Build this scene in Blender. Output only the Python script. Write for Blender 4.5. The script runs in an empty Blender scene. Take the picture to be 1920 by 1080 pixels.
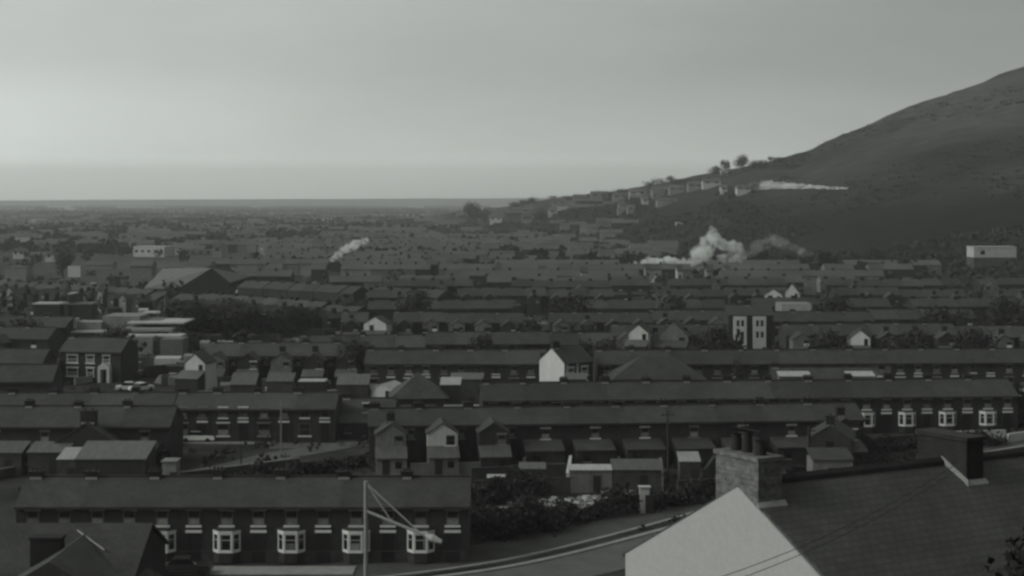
import bpy, math, random
from mathutils import Matrix, Vector
S = bpy.context.scene
COL = S.collection
R = math.radians
# ------------------------------------------------------------------ camera
F = 3045.0            # focal length in photograph pixels (1920 wide)
CAMZ = 30.0
HY = 374.0            # eye level row
cd = bpy.data.cameras.new('camera'); cam = bpy.data.objects.new('camera', cd); COL.objects.link(cam)
cam.location = (0, 0, CAMZ); cam.rotation_euler = (R(90), 0, 0)
cd.sensor_width = 36.0; cd.lens = 36.0*F/1920; cd.shift_y = -(540-HY)/1920
cd.clip_start = 0.5; cd.clip_end = 60000
S.camera = cam
# ------------------------------------------------------------------ world, sun, exposure
SUN_EL, SUN_AZ = 34.0, -110.0        # azimuth from +Y, clockwise; the light comes from the left
w = bpy.data.worlds.new('World'); S.world = w; w.use_nodes = True
nt = w.node_tree; nt.nodes.clear()
def N(t, tree=None, **k):
    n = (tree or nt).nodes.new(t)
    for a, b in k.items(): setattr(n, a, b)
    return n
sky = N('ShaderNodeTexSky', sky_type='NISHITA', sun_disc=False, sun_elevation=R(SUN_EL), sun_rotation=R(SUN_AZ), altitude=50, air_density=1.6, dust_density=1.0, ozone_density=1.0)
bw = N('ShaderNodeRGBToBW'); nt.links.new(sky.outputs[0], bw.inputs[0])
# overcast: the veil evens the clear sky out; soft cloud bands
tc = N('ShaderNodeTexCoord'); mp = N('ShaderNodeMapping'); mp.inputs['Scale'].default_value = (1.2, 1.2, 5.0)
nt.links.new(tc.outputs['Generated'], mp.inputs[0])
nz = N('ShaderNodeTexNoise'); nz.inputs['Scale'].default_value = 2.2; nz.inputs['Detail'].default_value = 5
nt.links.new(mp.outputs[0], nz.inputs['Vector'])
cr = N('ShaderNodeMapRange'); cr.inputs[1].default_value = .3; cr.inputs[2].default_value = .7; cr.inputs[3].default_value = .88; cr.inputs[4].default_value = 1.12
nt.links.new(nz.outputs[0], cr.inputs[0])
pw = N('ShaderNodeMath', operation='POWER'); nt.links.new(bw.outputs[0], pw.inputs[0]); pw.inputs[1].default_value = 1.4
veil = N('ShaderNodeMath', operation='MULTIPLY_ADD'); nt.links.new(pw.outputs[0], veil.inputs[0]); veil.inputs[1].default_value = .24; veil.inputs[2].default_value = .78
vm = N('ShaderNodeMath', operation='MULTIPLY'); nt.links.new(veil.outputs[0], vm.inputs[0]); nt.links.new(cr.outputs[0], vm.inputs[1])
sx = N('ShaderNodeSeparateXYZ'); nt.links.new(tc.outputs['Generated'], sx.inputs[0])
z5 = N('ShaderNodeMath', operation='MULTIPLY', use_clamp=True); z5.inputs[1].default_value = 5; nt.links.new(sx.outputs[2], z5.inputs[0])
fc = N('ShaderNodeFloatCurve'); cv_ = fc.mapping.curves[0]; fc.inputs[0].default_value = 1
pt_ = [(0, 2.9), (.021, 2.65), (.031, 2.07), (.044, 1.63), (.057, 1.42), (.070, 1.24), (.083, 1.13), (.12, 1.14), (.2, 1.0)]
cv_.points[0].location = (0, pt_[0][1]/3); cv_.points[1].location = (1, pt_[-1][1]/3)
for zz, ff in pt_[1:-1]: cv_.points.new(zz*5, ff/3)
fc.mapping.update(); nt.links.new(z5.outputs[0], fc.inputs[1])
hr = N('ShaderNodeMath', operation='MULTIPLY'); hr.inputs[1].default_value = 3; nt.links.new(fc.outputs[0], hr.inputs[0])
vm2 = N('ShaderNodeMath', operation='MULTIPLY'); nt.links.new(vm.outputs[0], vm2.inputs[0]); nt.links.new(hr.outputs[0], vm2.inputs[1]); vm = vm2
# overcast sky grows brighter towards the zenith
hz_ = N('ShaderNodeMapRange', interpolation_type='SMOOTHSTEP'); hz_.inputs[1].default_value = .14; hz_.inputs[2].default_value = .6; hz_.inputs[3].default_value = 1.0; hz_.inputs[4].default_value = 2.3
nt.links.new(sx.outputs[2], hz_.inputs[0])
vm4 = N('ShaderNodeMath', operation='MULTIPLY'); nt.links.new(vm.outputs[0], vm4.inputs[0]); nt.links.new(hz_.outputs[0], vm4.inputs[1]); vm = vm4
# the cloud sheet is thinner towards the left
dt = N('ShaderNodeVectorMath', operation='DOT_PRODUCT'); nt.links.new(tc.outputs['Generated'], dt.inputs[0]); dt.inputs[1].default_value = (-.88, .47, 0)
dr_ = N('ShaderNodeMapRange', interpolation_type='SMOOTHERSTEP'); dr_.inputs[1].default_value = -.1; dr_.inputs[2].default_value = 1.0; dr_.inputs[3].default_value = .56; dr_.inputs[4].default_value = 1.74
nt.links.new(dt.outputs['Value'], dr_.inputs[0])
vm3 = N('ShaderNodeMath', operation='MULTIPLY'); nt.links.new(vm.outputs[0], vm3.inputs[0]); nt.links.new(dr_.outputs[0], vm3.inputs[1]); vm = vm3
cc = N('ShaderNodeCombineColor')
for i, k in enumerate((.945, 1.0, .95)):
    q = N('ShaderNodeMath', operation='MULTIPLY'); nt.links.new(vm.outputs[0], q.inputs[0]); q.inputs[1].default_value = k
    nt.links.new(q.outputs[0], cc.inputs[i])
bg = N('ShaderNodeBackground'); bg.inputs[1].default_value = 0.11
nt.links.new(cc.outputs[0], bg.inputs[0])
wo = N('ShaderNodeOutputWorld'); nt.links.new(bg.outputs[0], wo.inputs[0])
sl = bpy.data.lights.new('sun', 'SUN'); sl.energy = 0.65; sl.angle = R(12); sl.color = (1, .985, .95)
so = bpy.data.objects.new('sun', sl); COL.objects.link(so)
a, e = R(SUN_AZ), R(SUN_EL)
sd = Vector((math.sin(a)*math.cos(e), math.cos(a)*math.cos(e), math.sin(e)))
so.rotation_euler = sd.to_track_quat('Z', 'Y').to_euler()
vs = S.view_settings; vs.view_transform = 'Standard'; vs.look = 'None'; vs.gamma = 1; vs.exposure = 0.0
S.render.film_transparent = False
try:
    S.cycles.filter_width = 2.7
    S.cycles.volume_bounces = 3
    S.cycles.max_bounces = 5; S.cycles.diffuse_bounces = 2; S.cycles.glossy_bounces = 2
    S.cycles.volume_max_steps = 64
except Exception: pass

# ------------------------------------------------------------------ photograph geometry
def X(px, D): return (px-960)/F*D
def Z(py, D): return CAMZ-(py-HY)/F*D
def Dg(py, z=0.0): return F*(CAMZ-z)/(py-HY)       # distance at which height z shows at row py
def G(px, py, z=0.0):
    D = Dg(py, z); return (X(px, D), D, z)
def px_of(p): return 960+p[0]/p[1]*F
rnd = random.Random(7)
# ------------------------------------------------------------------ materials
MATS = {}
def mat(name, v, rough=.85, ns=1.0, amt=.25, rand=.12, bricks=None, tint=(1, 1.0, .97), metallic=0, stretch=(1, 1, 1), spec=.25, streak=0, bump=0):
    v *= .69; m = bpy.data.materials.new(name); m.use_nodes = True; t = m.node_tree; L = t.links
    b = t.nodes['Principled BSDF']; b.inputs['Roughness'].default_value = rough; b.inputs['Metallic'].default_value = metallic
    b.inputs['Specular IOR Level'].default_value = spec
    co = N('ShaderNodeTexCoord', t); mpp = N('ShaderNodeMapping', t); mpp.inputs['Scale'].default_value = stretch
    L.new(co.outputs['Object'], mpp.inputs[0])
    oi = N('ShaderNodeObjectInfo', t)
    off = N('ShaderNodeVectorMath', t, operation='ADD'); L.new(mpp.outputs[0], off.inputs[0])
    sc = N('ShaderNodeVectorMath', t, operation='SCALE'); sc.inputs[0].default_value = (37, 91, 53); L.new(oi.outputs['Random'], sc.inputs[3]); L.new(sc.outputs[0], off.inputs[1])
    n1 = N('ShaderNodeTexNoise', t); n1.inputs['Scale'].default_value = ns; n1.inputs['Detail'].default_value = 6; n1.inputs['Roughness'].default_value = .65
    L.new(off.outputs[0], n1.inputs['Vector'])
    mr = N('ShaderNodeMapRange', t); mr.inputs[1].default_value = .3; mr.inputs[2].default_value = .7; mr.inputs[3].default_value = 1-amt; mr.inputs[4].default_value = 1+amt
    L.new(n1.outputs[0], mr.inputs[0]); val = mr.outputs[0]
    if rand:
        r2 = N('ShaderNodeMapRange', t); r2.inputs[3].default_value = 1-rand; r2.inputs[4].default_value = 1+rand; L.new(oi.outputs['Random'], r2.inputs[0])
        mu = N('ShaderNodeMath', t, operation='MULTIPLY'); L.new(val, mu.inputs[0]); L.new(r2.outputs[0], mu.inputs[1]); val = mu.outputs[0]
    if streak:
        m3 = N('ShaderNodeMapping', t); m3.inputs['Scale'].default_value = (3.0, 3.0, .25); L.new(co.outputs['Object'], m3.inputs[0])
        n3 = N('ShaderNodeTexNoise', t); n3.inputs['Scale'].default_value = 1.3; n3.inputs['Detail'].default_value = 4; L.new(m3.outputs[0], n3.inputs['Vector'])
        r3 = N('ShaderNodeMapRange', t); r3.inputs[1].default_value = .35; r3.inputs[2].default_value = .7; r3.inputs[3].default_value = 1; r3.inputs[4].default_value = 1-streak; L.new(n3.outputs[0], r3.inputs[0])
        mu = N('ShaderNodeMath', t, operation='MULTIPLY'); L.new(val, mu.inputs[0]); L.new(r3.outputs[0], mu.inputs[1]); val = mu.outputs[0]
    if bricks:
        bw_, bh, mort, axis, k = bricks
        sep = N('ShaderNodeSeparateXYZ', t); L.new(co.outputs['Object'], sep.inputs[0]); cmb = N('ShaderNodeCombineXYZ', t)
        if axis == 'roof': L.new(sep.outputs[0], cmb.inputs[0]); L.new(sep.outputs[1], cmb.inputs[1])
        else:
            ad = N('ShaderNodeMath', t, operation='ADD'); L.new(sep.outputs[0], ad.inputs[0]); L.new(sep.outputs[1], ad.inputs[1])
            L.new(ad.outputs[0], cmb.inputs[0]); L.new(sep.outputs[2], cmb.inputs[1])
        br = N('ShaderNodeTexBrick', t); br.inputs['Scale'].default_value = 1; br.inputs['Brick Width'].default_value = bw_; br.inputs['Row Height'].default_value = bh
        br.inputs['Mortar Size'].default_value = mort; br.inputs['Mortar Smooth'].default_value = .4
        br.inputs['Color1'].default_value = (1-k, 1-k, 1-k, 1); br.inputs['Color2'].default_value = (1+k, 1+k, 1+k, 1); br.inputs['Mortar'].default_value = (.62, .62, .62, 1) if axis == 'roof' else (1.3, 1.3, 1.3, 1)
        L.new(cmb.outputs[0], br.inputs[0])
        mu = N('ShaderNodeMath', t, operation='MULTIPLY'); L.new(val, mu.inputs[0]); L.new(br.outputs[0], mu.inputs[1]); val = mu.outputs[0]
    mx = N('ShaderNodeMix', t, data_type='RGBA', blend_type='MULTIPLY'); mx.inputs[0].default_value = 1
    mx.inputs[6].default_value = (v*tint[0], v*tint[1], v*tint[2], 1); L.new(val, mx.inputs[7])
    L.new(mx.outputs[2], b.inputs['Base Color'])
    if bump:
        bp = N('ShaderNodeBump', t); bp.inputs['Strength'].default_value = bump; bp.inputs['Distance'].default_value = .03; L.new(val, bp.inputs['Height']); L.new(bp.outputs[0], b.inputs['Normal'])
    MATS[name] = m; return m
mat('slate', .072, .75, .45, .32, .14, bricks=(.32, .26, .02, 'roof', .14), spec=.3)
mat('slate_dark', .064, .75, .6, .3, .14, bricks=(.32, .26, .02, 'roof', .14))
mat('slate_pale', .10, .75, .9, .2, .1, bricks=(.32, .26, .02, 'roof', .12))
mat('slate_near', .098, .7, .6, .25, 0, bricks=(.30, .22, .018, 'roof', .09), spec=.3, bump=.6)
mat('ridge_tile', .035, .8, 3, .3, .1)
mat('brick', .047, .9, 1.2, .3, .2, bricks=(.23, .09, .012, 'wall', .15), streak=.25)
mat('brick_light', .14, .9, 1.2, .3, .15, bricks=(.23, .09, .012, 'wall', .15), streak=.25)
mat('brick_dark', .03, .9, 1.5, .35, .2)
mat('render_grey', .24, .9, 1.0, .2, .15, streak=.25)
mat('render_white', .80, .85, 1.2, .08, .05, streak=.16)
mat('render_near', .60, .85, 6, .07, 0, bump=.3)
mat('stone_chimney', .20, .9, 5, .5, 0, bricks=(.3, .13, .012, 'wall', .12), bump=.5)
mat('paint_white', .98, .5, 2, .1, .1)
mat('paint_frame', .13, .6, 2, .3, .5)
mat('door_recess_shade', .016, .6, 2, .3, .3)  # shade of the door recess, put into the colour
mat('paint_grey', .28, .6, 2, .15, .15)
mat('paint_dark', .035, .5, 2, .2, .1)
mat('concrete', .33, .9, .7, .2, .1, streak=.2)
mat('concrete_pale', .66, .9, .7, .15, .1, streak=.15)
mat('glass', .02, .12, 1, .1, .3, spec=.5)
mat('curtain', .26, .6, 3, .35, .5)
mat('lead', .42, .5, 3, .2, .1)
mat('pot', .04, .8, 3, .3, .2)
mat('iron_sheet', .14, .6, .6, .3, .25, stretch=(6, 1, 1))
mat('iron_pale', .50, .6, .6, .2, .2, stretch=(6, 1, 1))
mat('wood_dark', .05, .8, 2, .3, .2)
mat('steel_pale', .40, .45, 3, .15, .05, metallic=0)
mat('asphalt', .075, .9, .5, .25, 0)
mat('road_grey', .16, .9, .4, .2, 0)
mat('verge_grey', .10, .9, .5, .3, 0)
mat('pavement_slab', .16, .9, .6, .2, 0)
mat('kerb_stone', .40, .85, 1, .2, 0)
mat('garden_wall', .075, .9, .8, .4, .25)
mat('foliage', .040, .8, .35, .5, .25)
mat('foliage_far', .036, .9, .12, .4, .25)
mat('bark', .04, .9, 2, .3, .1)
mat('rubble_stone', .30, .9, .8, .7, .1)
mat('quarry_stone', .50, .95, .09, .75, 0)
mat('car_white', 1.1, .3, 1, .05, .05)
mat('car_dark', .04, .3, 1, .05, .2)
mat('car_grey', .20, .3, 1, .05, .3)
mat('tyre', .02, .9, 1, .1, 0)
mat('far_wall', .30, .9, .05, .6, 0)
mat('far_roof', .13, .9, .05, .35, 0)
mat('lamp_glass', .55, .3, 2, .05, 0)
# ------------------------------------------------------------------ mesh building
class MB:
    def __init__(s, M=None): s.v = []; s.f = []; s.m = []; s.mats = []; s.M = M
    def mi(s, m):
        if m not in s.mats: s.mats.append(m)
        return s.mats.index(m)
    def vert(s, p):
        s.v.append(tuple(s.M @ Vector(p)) if s.M else tuple(p)); return len(s.v)-1
    def poly(s, pts, m):
        s.f.append([s.vert(p) for p in pts]); s.m.append(s.mi(m))
    def box(s, x0, x1, y0, y1, z0, z1, m, top=None, bottom=True):
        a = [s.vert(p) for p in ((x0,y0,z0),(x1,y0,z0),(x1,y1,z0),(x0,y1,z0),(x0,y0,z1),(x1,y0,z1),(x1,y1,z1),(x0,y1,z1))]
        i = s.mi(m)
        for q in ((0,1,5,4),(1,2,6,5),(2,3,7,6),(3,0,4,7)): s.f.append([a[j] for j in q]); s.m.append(i)
        s.f.append([a[j] for j in (4,5,6,7)]); s.m.append(s.mi(top) if top else i)
        if bottom: s.f.append([a[j] for j in (3,2,1,0)]); s.m.append(i)
        return s
    def tube(s, p, q, r, m, n=8, r2=None):
        p, q = Vector(p), Vector(q); d = (q-p).normalized(); r2 = r if r2 is None else r2
        u = d.orthogonal().normalized(); w_ = d.cross(u)
        A = []; B = []
        for k in range(n):
            c, s_ = math.cos(2*math.pi*k/n), math.sin(2*math.pi*k/n)
            A.append(s.vert(p+(u*c+w_*s_)*r)); B.append(s.vert(q+(u*c+w_*s_)*r2))
        i = s.mi(m)
        for k in range(n):
            s.f.append([A[k], A[(k+1) % n], B[(k+1) % n], B[k]]); s.m.append(i)
        s.f.append(A[::-1]); s.m.append(i); s.f.append(B); s.m.append(i)
        return s
    def prism(s, pts, y0, y1, m):           # polygon (x,z) extruded in y
        n = len(pts); A = [s.vert((x, y0, z)) for x, z in pts]; B = [s.vert((x, y1, z)) for x, z in pts]; i = s.mi(m)
        for k in range(n): s.f.append([A[k], A[(k+1) % n], B[(k+1) % n], B[k]]); s.m.append(i)
        s.f.append(A[::-1]); s.m.append(i); s.f.append(B); s.m.append(i); return s
    def prismx(s, pts, x0, x1, m):          # polygon (y,z) extruded in x
        n = len(pts); A = [s.vert((x0, y, z)) for y, z in pts]; B = [s.vert((x1, y, z)) for y, z in pts]; i = s.mi(m)
        for k in range(n): s.f.append([A[k], B[k], B[(k+1) % n], A[(k+1) % n]]); s.m.append(i)
        s.f.append(A); s.m.append(i); s.f.append(B[::-1]); s.m.append(i); return s
    def mesh(s, name):
        me = bpy.data.meshes.new(name); me.from_pydata(s.v, [], s.f)
        for m in s.mats: me.materials.append(MATS[m])
        me.polygons.foreach_set('material_index', s.m); me.update(); return me
def link(name, me, parent=None, loc=(0, 0, 0), rz=0, label=None):
    o = bpy.data.objects.new(name, me); COL.objects.link(o)
    o.location = loc; o.rotation_euler = (0, 0, rz)
    if parent: o.parent = parent
    if label: o['label'] = label
    return o
def tag(o, label, cat, group=None, kind=None):
    if label: o['label'] = label
    if cat: o['category'] = cat
    if group: o['group'] = group
    if kind: o['kind'] = kind
    return o
def thing(name, label, cat, loc, rz=0, group=None, me=None):
    return tag(link(name, me, None, loc, rz), label, cat, group)
CACHE = {}
def cached(key, fn):
    if key not in CACHE: CACHE[key] = fn()
    return CACHE[key]
ORD = ['first','second','third','fourth','fifth','sixth','seventh','eighth','ninth','tenth','eleventh','twelfth','thirteenth','fourteenth','fifteenth','sixteenth','seventeenth','eighteenth','nineteenth']
def ordn(i, n=None):
    if n and i == n-1: return 'last'
    if i < 19: return ORD[i]
    t = ['twenty', 'thirty', 'forty'][(i+1)//10-2]; u = (i+1) % 10
    return {'twenty':'twentieth','thirty':'thirtieth','forty':'fortieth'}[t] if u == 0 else t+'-'+ORD[u-1]
# ------------------------------------------------------------------ terrain
def interp(tab, x):
    if x <= tab[0][0]: return tab[0][1]
    for (a, b), (c, d) in zip(tab, tab[1:]):
        if x <= c: return b+(d-b)*(x-a)/(c-a)
    return tab[-1][1]
SKY = [(760, 374), (860, 398), (900, 394), (960, 386), (1040, 372), (1140, 361), (1240, 343), (1340, 324), (1400, 311), (1440, 303), (1500, 288), (1550, 266), (1600, 243), (1650, 223), (1700, 202), (1750, 184), (1800, 169), (1850, 150), (1920, 124), (2050, 92), (2300, 62), (2700, 50), (3200, 50)]
DR = [(800, 1900), (960, 1700), (1200, 1450), (1400, 1300), (1600, 1300), (1920, 1400), (2700, 1500)]
DF = [(800, 1500), (960, 1150), (1200, 850), (1400, 700), (1600, 620), (1920, 560), (2700, 480)]
from mathutils import noise as mn
def hill(x, y):
    if y < 50: return -3
    u = x/y*F+960
    if u < 780: return -3
    dr, df = interp(DR, u), interp(DF, u)
    zs = CAMZ+(HY-interp(SKY, u))/F*dr
    k = min(1, (u-780)/80.0); zs = zs*k-3*(1-k)
    D = y
    if D < df: return -3
    if D <= dr:
        s = (D-df)/(dr-df); z = -3+(zs+3)*(s**1.15)
        z += 5*mn.noise(Vector((x*.006, y*.006, 3)))*min(1, s*4)*max(0, 1-s*1.02)+(1.6*mn.noise(Vector((x*.03, y*.01, 5)))+.9*mn.noise(Vector((x*.09, y*.02, 8))))*min(1, s*4)
        return z
    t = min(1, (D-dr)/1500); return zs*(1-.55*t*t*(3-2*t))-.002*(D-dr)
def ground(x, y): return max(0, (118-y)*.2)
def terr(x, y): return max(ground(x, y), hill(x, y))
def hit(px, py):
    D = 120.0
    while D < 6000:
        if Z(py, D) <= terr(X(px, D), D): return (X(px, D), D, terr(X(px, D), D))
        D *= 1.004
    return (X(px, D), D, 0)
def nodes_ground(m, hillmat=False):
    m.use_nodes = True; t = m.node_tree; L = t.links; b = t.nodes['Principled BSDF']; b.inputs['Roughness'].default_value = .95; b.inputs['Specular IOR Level'].default_value = .1
    co = N('ShaderNodeTexCoord', t)
    def nse(scale, stretch, det=5, w_=0):
        mpp = N('ShaderNodeMapping', t); mpp.inputs['Scale'].default_value = stretch; L.new(co.outputs['Object'], mpp.inputs[0]); mpp.inputs['Location'].default_value = (w_, w_, 0)
        n = N('ShaderNodeTexNoise', t); n.inputs['Scale'].default_value = scale; n.inputs['Detail'].default_value = det; L.new(mpp.outputs[0], n.inputs['Vector']); return n.outputs[0]
    def rng(s, a, b_, c, d):
        r_ = N('ShaderNodeMapRange', t); L.new(s, r_.inputs[0])
        for i, q in zip((1, 2, 3, 4), (a, b_, c, d)): r_.inputs[i].default_value = q
        return r_.outputs[0]
    def mul(p, q):
        r_ = N('ShaderNodeMath', t, operation='MULTIPLY'); L.new(p, r_.inputs[0]); L.new(q, r_.inputs[1]); return r_.outputs[0]
    if not hillmat:
        a_ = rng(nse(.15, (1, 1, 1)), .35, .65, .55, 1.5)        # garden scale
        b1 = rng(nse(.004, (1, .45, 1), 6), .42, .6, .65, 1.7)    # field scale
        v = N('ShaderNodeTexVoronoi', t); v.inputs['Scale'].default_value = .0035
        mpp = N('ShaderNodeMapping', t); mpp.inputs['Scale'].default_value = (1, .6, 1); L.new(co.outputs['Object'], mpp.inputs[0]); L.new(mpp.outputs[0], v.inputs['Vector'])
        sepc = N('ShaderNodeSeparateColor', t); L.new(v.outputs['Color'], sepc.inputs[0]); c_ = rng(sepc.outputs[0], 0, 1, .6, 1.5)
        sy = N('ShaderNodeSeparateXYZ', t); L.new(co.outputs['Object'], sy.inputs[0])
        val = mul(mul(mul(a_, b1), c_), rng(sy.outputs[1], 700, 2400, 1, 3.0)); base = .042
    else:
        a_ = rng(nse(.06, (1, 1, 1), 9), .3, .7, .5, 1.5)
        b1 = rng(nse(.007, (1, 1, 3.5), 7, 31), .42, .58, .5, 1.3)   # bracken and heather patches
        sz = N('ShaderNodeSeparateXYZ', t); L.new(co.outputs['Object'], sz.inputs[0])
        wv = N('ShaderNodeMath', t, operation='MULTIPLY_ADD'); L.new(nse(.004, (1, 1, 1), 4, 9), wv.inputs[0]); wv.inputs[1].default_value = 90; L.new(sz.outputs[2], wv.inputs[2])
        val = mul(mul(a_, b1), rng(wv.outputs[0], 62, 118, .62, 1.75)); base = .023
    mx = N('ShaderNodeMix', t, data_type='RGBA', blend_type='MULTIPLY'); mx.inputs[0].default_value = 1
    mx.inputs[6].default_value = (base, base, base*.97, 1); L.new(val, mx.inputs[7]); L.new(mx.outputs[2], b.inputs['Base Color'])
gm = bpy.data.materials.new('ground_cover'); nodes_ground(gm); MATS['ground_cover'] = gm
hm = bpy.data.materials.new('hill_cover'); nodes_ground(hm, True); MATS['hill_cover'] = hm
mb = MB()
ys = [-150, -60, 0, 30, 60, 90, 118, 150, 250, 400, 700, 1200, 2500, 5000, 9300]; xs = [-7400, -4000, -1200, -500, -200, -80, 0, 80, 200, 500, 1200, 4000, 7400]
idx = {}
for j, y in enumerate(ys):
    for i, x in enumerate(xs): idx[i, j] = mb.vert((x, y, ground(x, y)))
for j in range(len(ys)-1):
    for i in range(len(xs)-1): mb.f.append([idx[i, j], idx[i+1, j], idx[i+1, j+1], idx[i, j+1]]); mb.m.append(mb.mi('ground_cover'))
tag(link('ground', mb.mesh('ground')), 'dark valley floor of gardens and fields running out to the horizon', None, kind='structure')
# hill: a height field in the rays' own spacing, real distances
mb = MB(); idx = {}
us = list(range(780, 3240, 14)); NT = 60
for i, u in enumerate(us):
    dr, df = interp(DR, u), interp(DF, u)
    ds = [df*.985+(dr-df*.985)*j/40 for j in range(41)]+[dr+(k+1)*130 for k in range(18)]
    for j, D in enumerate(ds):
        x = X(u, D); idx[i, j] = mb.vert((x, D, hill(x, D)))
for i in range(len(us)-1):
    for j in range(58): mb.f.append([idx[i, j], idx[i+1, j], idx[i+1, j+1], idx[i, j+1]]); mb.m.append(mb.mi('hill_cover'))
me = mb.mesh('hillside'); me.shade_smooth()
tag(link('hillside', me), 'bare dark hillside rising to the right behind the town', None, kind='structure')
# far low hills on the horizon
mb = MB(); prev = None
for k in range(80):
    x = -6500+k*12000/79; h = 37+5*mn.noise(Vector((x*.0006, 0, 0)))+2*mn.noise(Vector((x*.003, 0, 0)))
    h *= min(1, max(.55, (x+3200)/2500*.45+.55))
    cur = [mb.vert((x, 7300, -2)), mb.vert((x, 8500, h)), mb.vert((x, 9280, -2))]
    if prev:
        for q in range(2): mb.f.append([prev[q], cur[q], cur[q+1], prev[q+1]]); mb.m.append(mb.mi('hill_cover'))
    prev = cur
tag(link('far_hills', mb.mesh('far_hills')), 'low pale hills on the misty horizon', None, kind='structure')
# ------------------------------------------------------------------ roads
def strip(name, cl, wid, m, z, label, kind='structure'):
    mb = MB(); L_ = []
    for i, p in enumerate(cl):
        a_ = cl[max(0, i-1)]; b_ = cl[min(len(cl)-1, i+1)]; d = Vector((b_[0]-a_[0], b_[1]-a_[1])).normalized(); n = Vector((-d.y, d.x))
        wl, wr = wid(i) if callable(wid) else wid
        L_.append((mb.vert((p[0]+n.x*wl, p[1]+n.y*wl, ground(p[0]+n.x*wl, p[1]+n.y*wl)+z)), mb.vert((p[0]+n.x*wr, p[1]+n.y*wr, ground(p[0]+n.x*wr, p[1]+n.y*wr)+z))))
    for (a_, b_), (c, d) in zip(L_, L_[1:]): mb.f.append([b_, d, c, a_]); mb.m.append(mb.mi(m))
    return tag(link(name, mb.mesh(name)), label, None, kind=kind)
def smooth(pts, n=8):
    out = []
    P_ = [pts[0]]+pts+[pts[-1]]
    for i in range(1, len(P_)-2):
        for k in range(n):
            t = k/n; q = []
            for c in (0, 1):
                p0, p1, p2, p3 = P_[i-1][c], P_[i][c], P_[i+1][c], P_[i+2][c]
                q.append(.5*(2*p1+(p2-p0)*t+(2*p0-5*p1+4*p2-p3)*t*t+(3*p1-p0-3*p2+p3)*t**3))
            out.append(q)
    out.append(list(pts[-1])); return out
main_road = smooth([G(*p)[:2] for p in ((620, 1100), (800, 1082), (1000, 1050), (1230, 992), (1400, 943), (1560, 902), (1730, 876), (1900, 846), (2100, 812))])
strip('road', main_road, (-1.1, -7.5), 'road_grey', .02, 'pale worn main road curving past the white gable')
def kerbed(name, cl, a_, b_, m, h, label):       # raised strip from offset a_ to b_
    mb = MB(); rows_ = []
    for i, p in enumerate(cl):
        q = cl[max(0, i-1)]; r_ = cl[min(len(cl)-1, i+1)]; d = Vector((r_[0]-q[0], r_[1]-q[1])).normalized(); n = Vector((-d.y, d.x))
        A = (p[0]+n.x*a_, p[1]+n.y*a_); B = (p[0]+n.x*b_, p[1]+n.y*b_)
        rows_.append([mb.vert((*A, ground(*A)-.1)), mb.vert((*A, ground(*A)+h)), mb.vert((*B, ground(*B)+h)), mb.vert((*B, ground(*B)-.1))])
    for r0, r1 in zip(rows_, rows_[1:]):
        for k in range(3): mb.f.append([r0[k], r1[k], r1[k+1], r0[k+1]]); mb.m.append(mb.mi(m))
    return tag(link(name, mb.mesh(name)), label, None, kind='structure')
kerbed('kerb', main_road, 1.5, 1.05, 'kerb_stone', .14, 'pale far edging line beside the main road')
kerbed('kerb', main_road, -.45, -1.05, 'kerb_stone', .14, 'pale near edging line beside the main road')
strip('verge', main_road, (7.6, 1.55), 'verge_grey', .03, 'plain grey verge beyond the edging lines of the main road')
kerbed('pavement', [G(250, 1064)[:2], G(560, 1064)[:2], G(668, 1064)[:2]], 0, -2.8, 'kerb_stone', .12, 'pale pavement in front of the bay windowed terrace')
lane = smooth([G(*p)[:2] for p in ((330, 897), (420, 880), (520, 856), (600, 842), (690, 824), (760, 812))])
strip('lane', lane, (2.6, -2.2), 'pavement_slab', .024, 'pale lane rising beside the short brick terrace')
kerbed('pavement', [G(335, 831)[:2], G(420, 831.5)[:2], G(505, 832)[:2]], .6, -.5, 'kerb_stone', .14, 'pale forecourt kerb in front of the short brick terrace')
strip('lane', [G(505, 830)[:2], G(690, 826)[:2]], (.5, -5), 'pavement_slab', .028, 'pale forecourt strip east of the parked white car')
strip('lane', smooth([G(*p)[:2] for p in ((518, 642), (545, 640), (575, 628), (588, 620))]), (1.5, -1.5), 'kerb_stone', .03, 'thin pale path below the big dark trees')
# ------------------------------------------------------------------ house kit
def window_parts(wd, h, style):
    def f():
        a_ = MB(); t = .07 if style != 'bold' else .11
        fm = 'paint_white'; fr_ = 'paint_white' if style == 'bold' else 'paint_frame'
        if style == 'dull': fm = 'paint_grey'
        a_.box(-wd/2, -wd/2+t, -.05, 0, 0, h, fr_).box(wd/2-t, wd/2, -.05, 0, 0, h, fr_).box(-wd/2+t, wd/2-t, -.05, 0, h-t, h, fr_).box(-wd/2+t, wd/2-t, -.05, 0, 0, t, fr_).box(-wd/2+t, wd/2-t, -.06, 0, h*.5-.03, h*.5+.03, fr_)
        sill = MB().box(-wd/2-.15, wd/2+.15, -.16, 0, -.16, -.002, fm)
        lin = MB().box(-wd/2-.15, wd/2+.15, -.06, 0, h+.002, h+.17, fm)
        p = MB(); p.box(-wd/2+t, wd/2-t, -.02, 0, h*.5+.03, h-t, 'glass'); p.box(-wd/2+t, wd/2-t, -.02, 0, t, h*.5-.03, 'curtain' if style != 'dark' else 'glass')
        return a_.mesh('window'), sill.mesh('sill'), lin.mesh('lintel'), p.mesh('pane')
    return cached(('win', wd, h, style), f)
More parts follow.
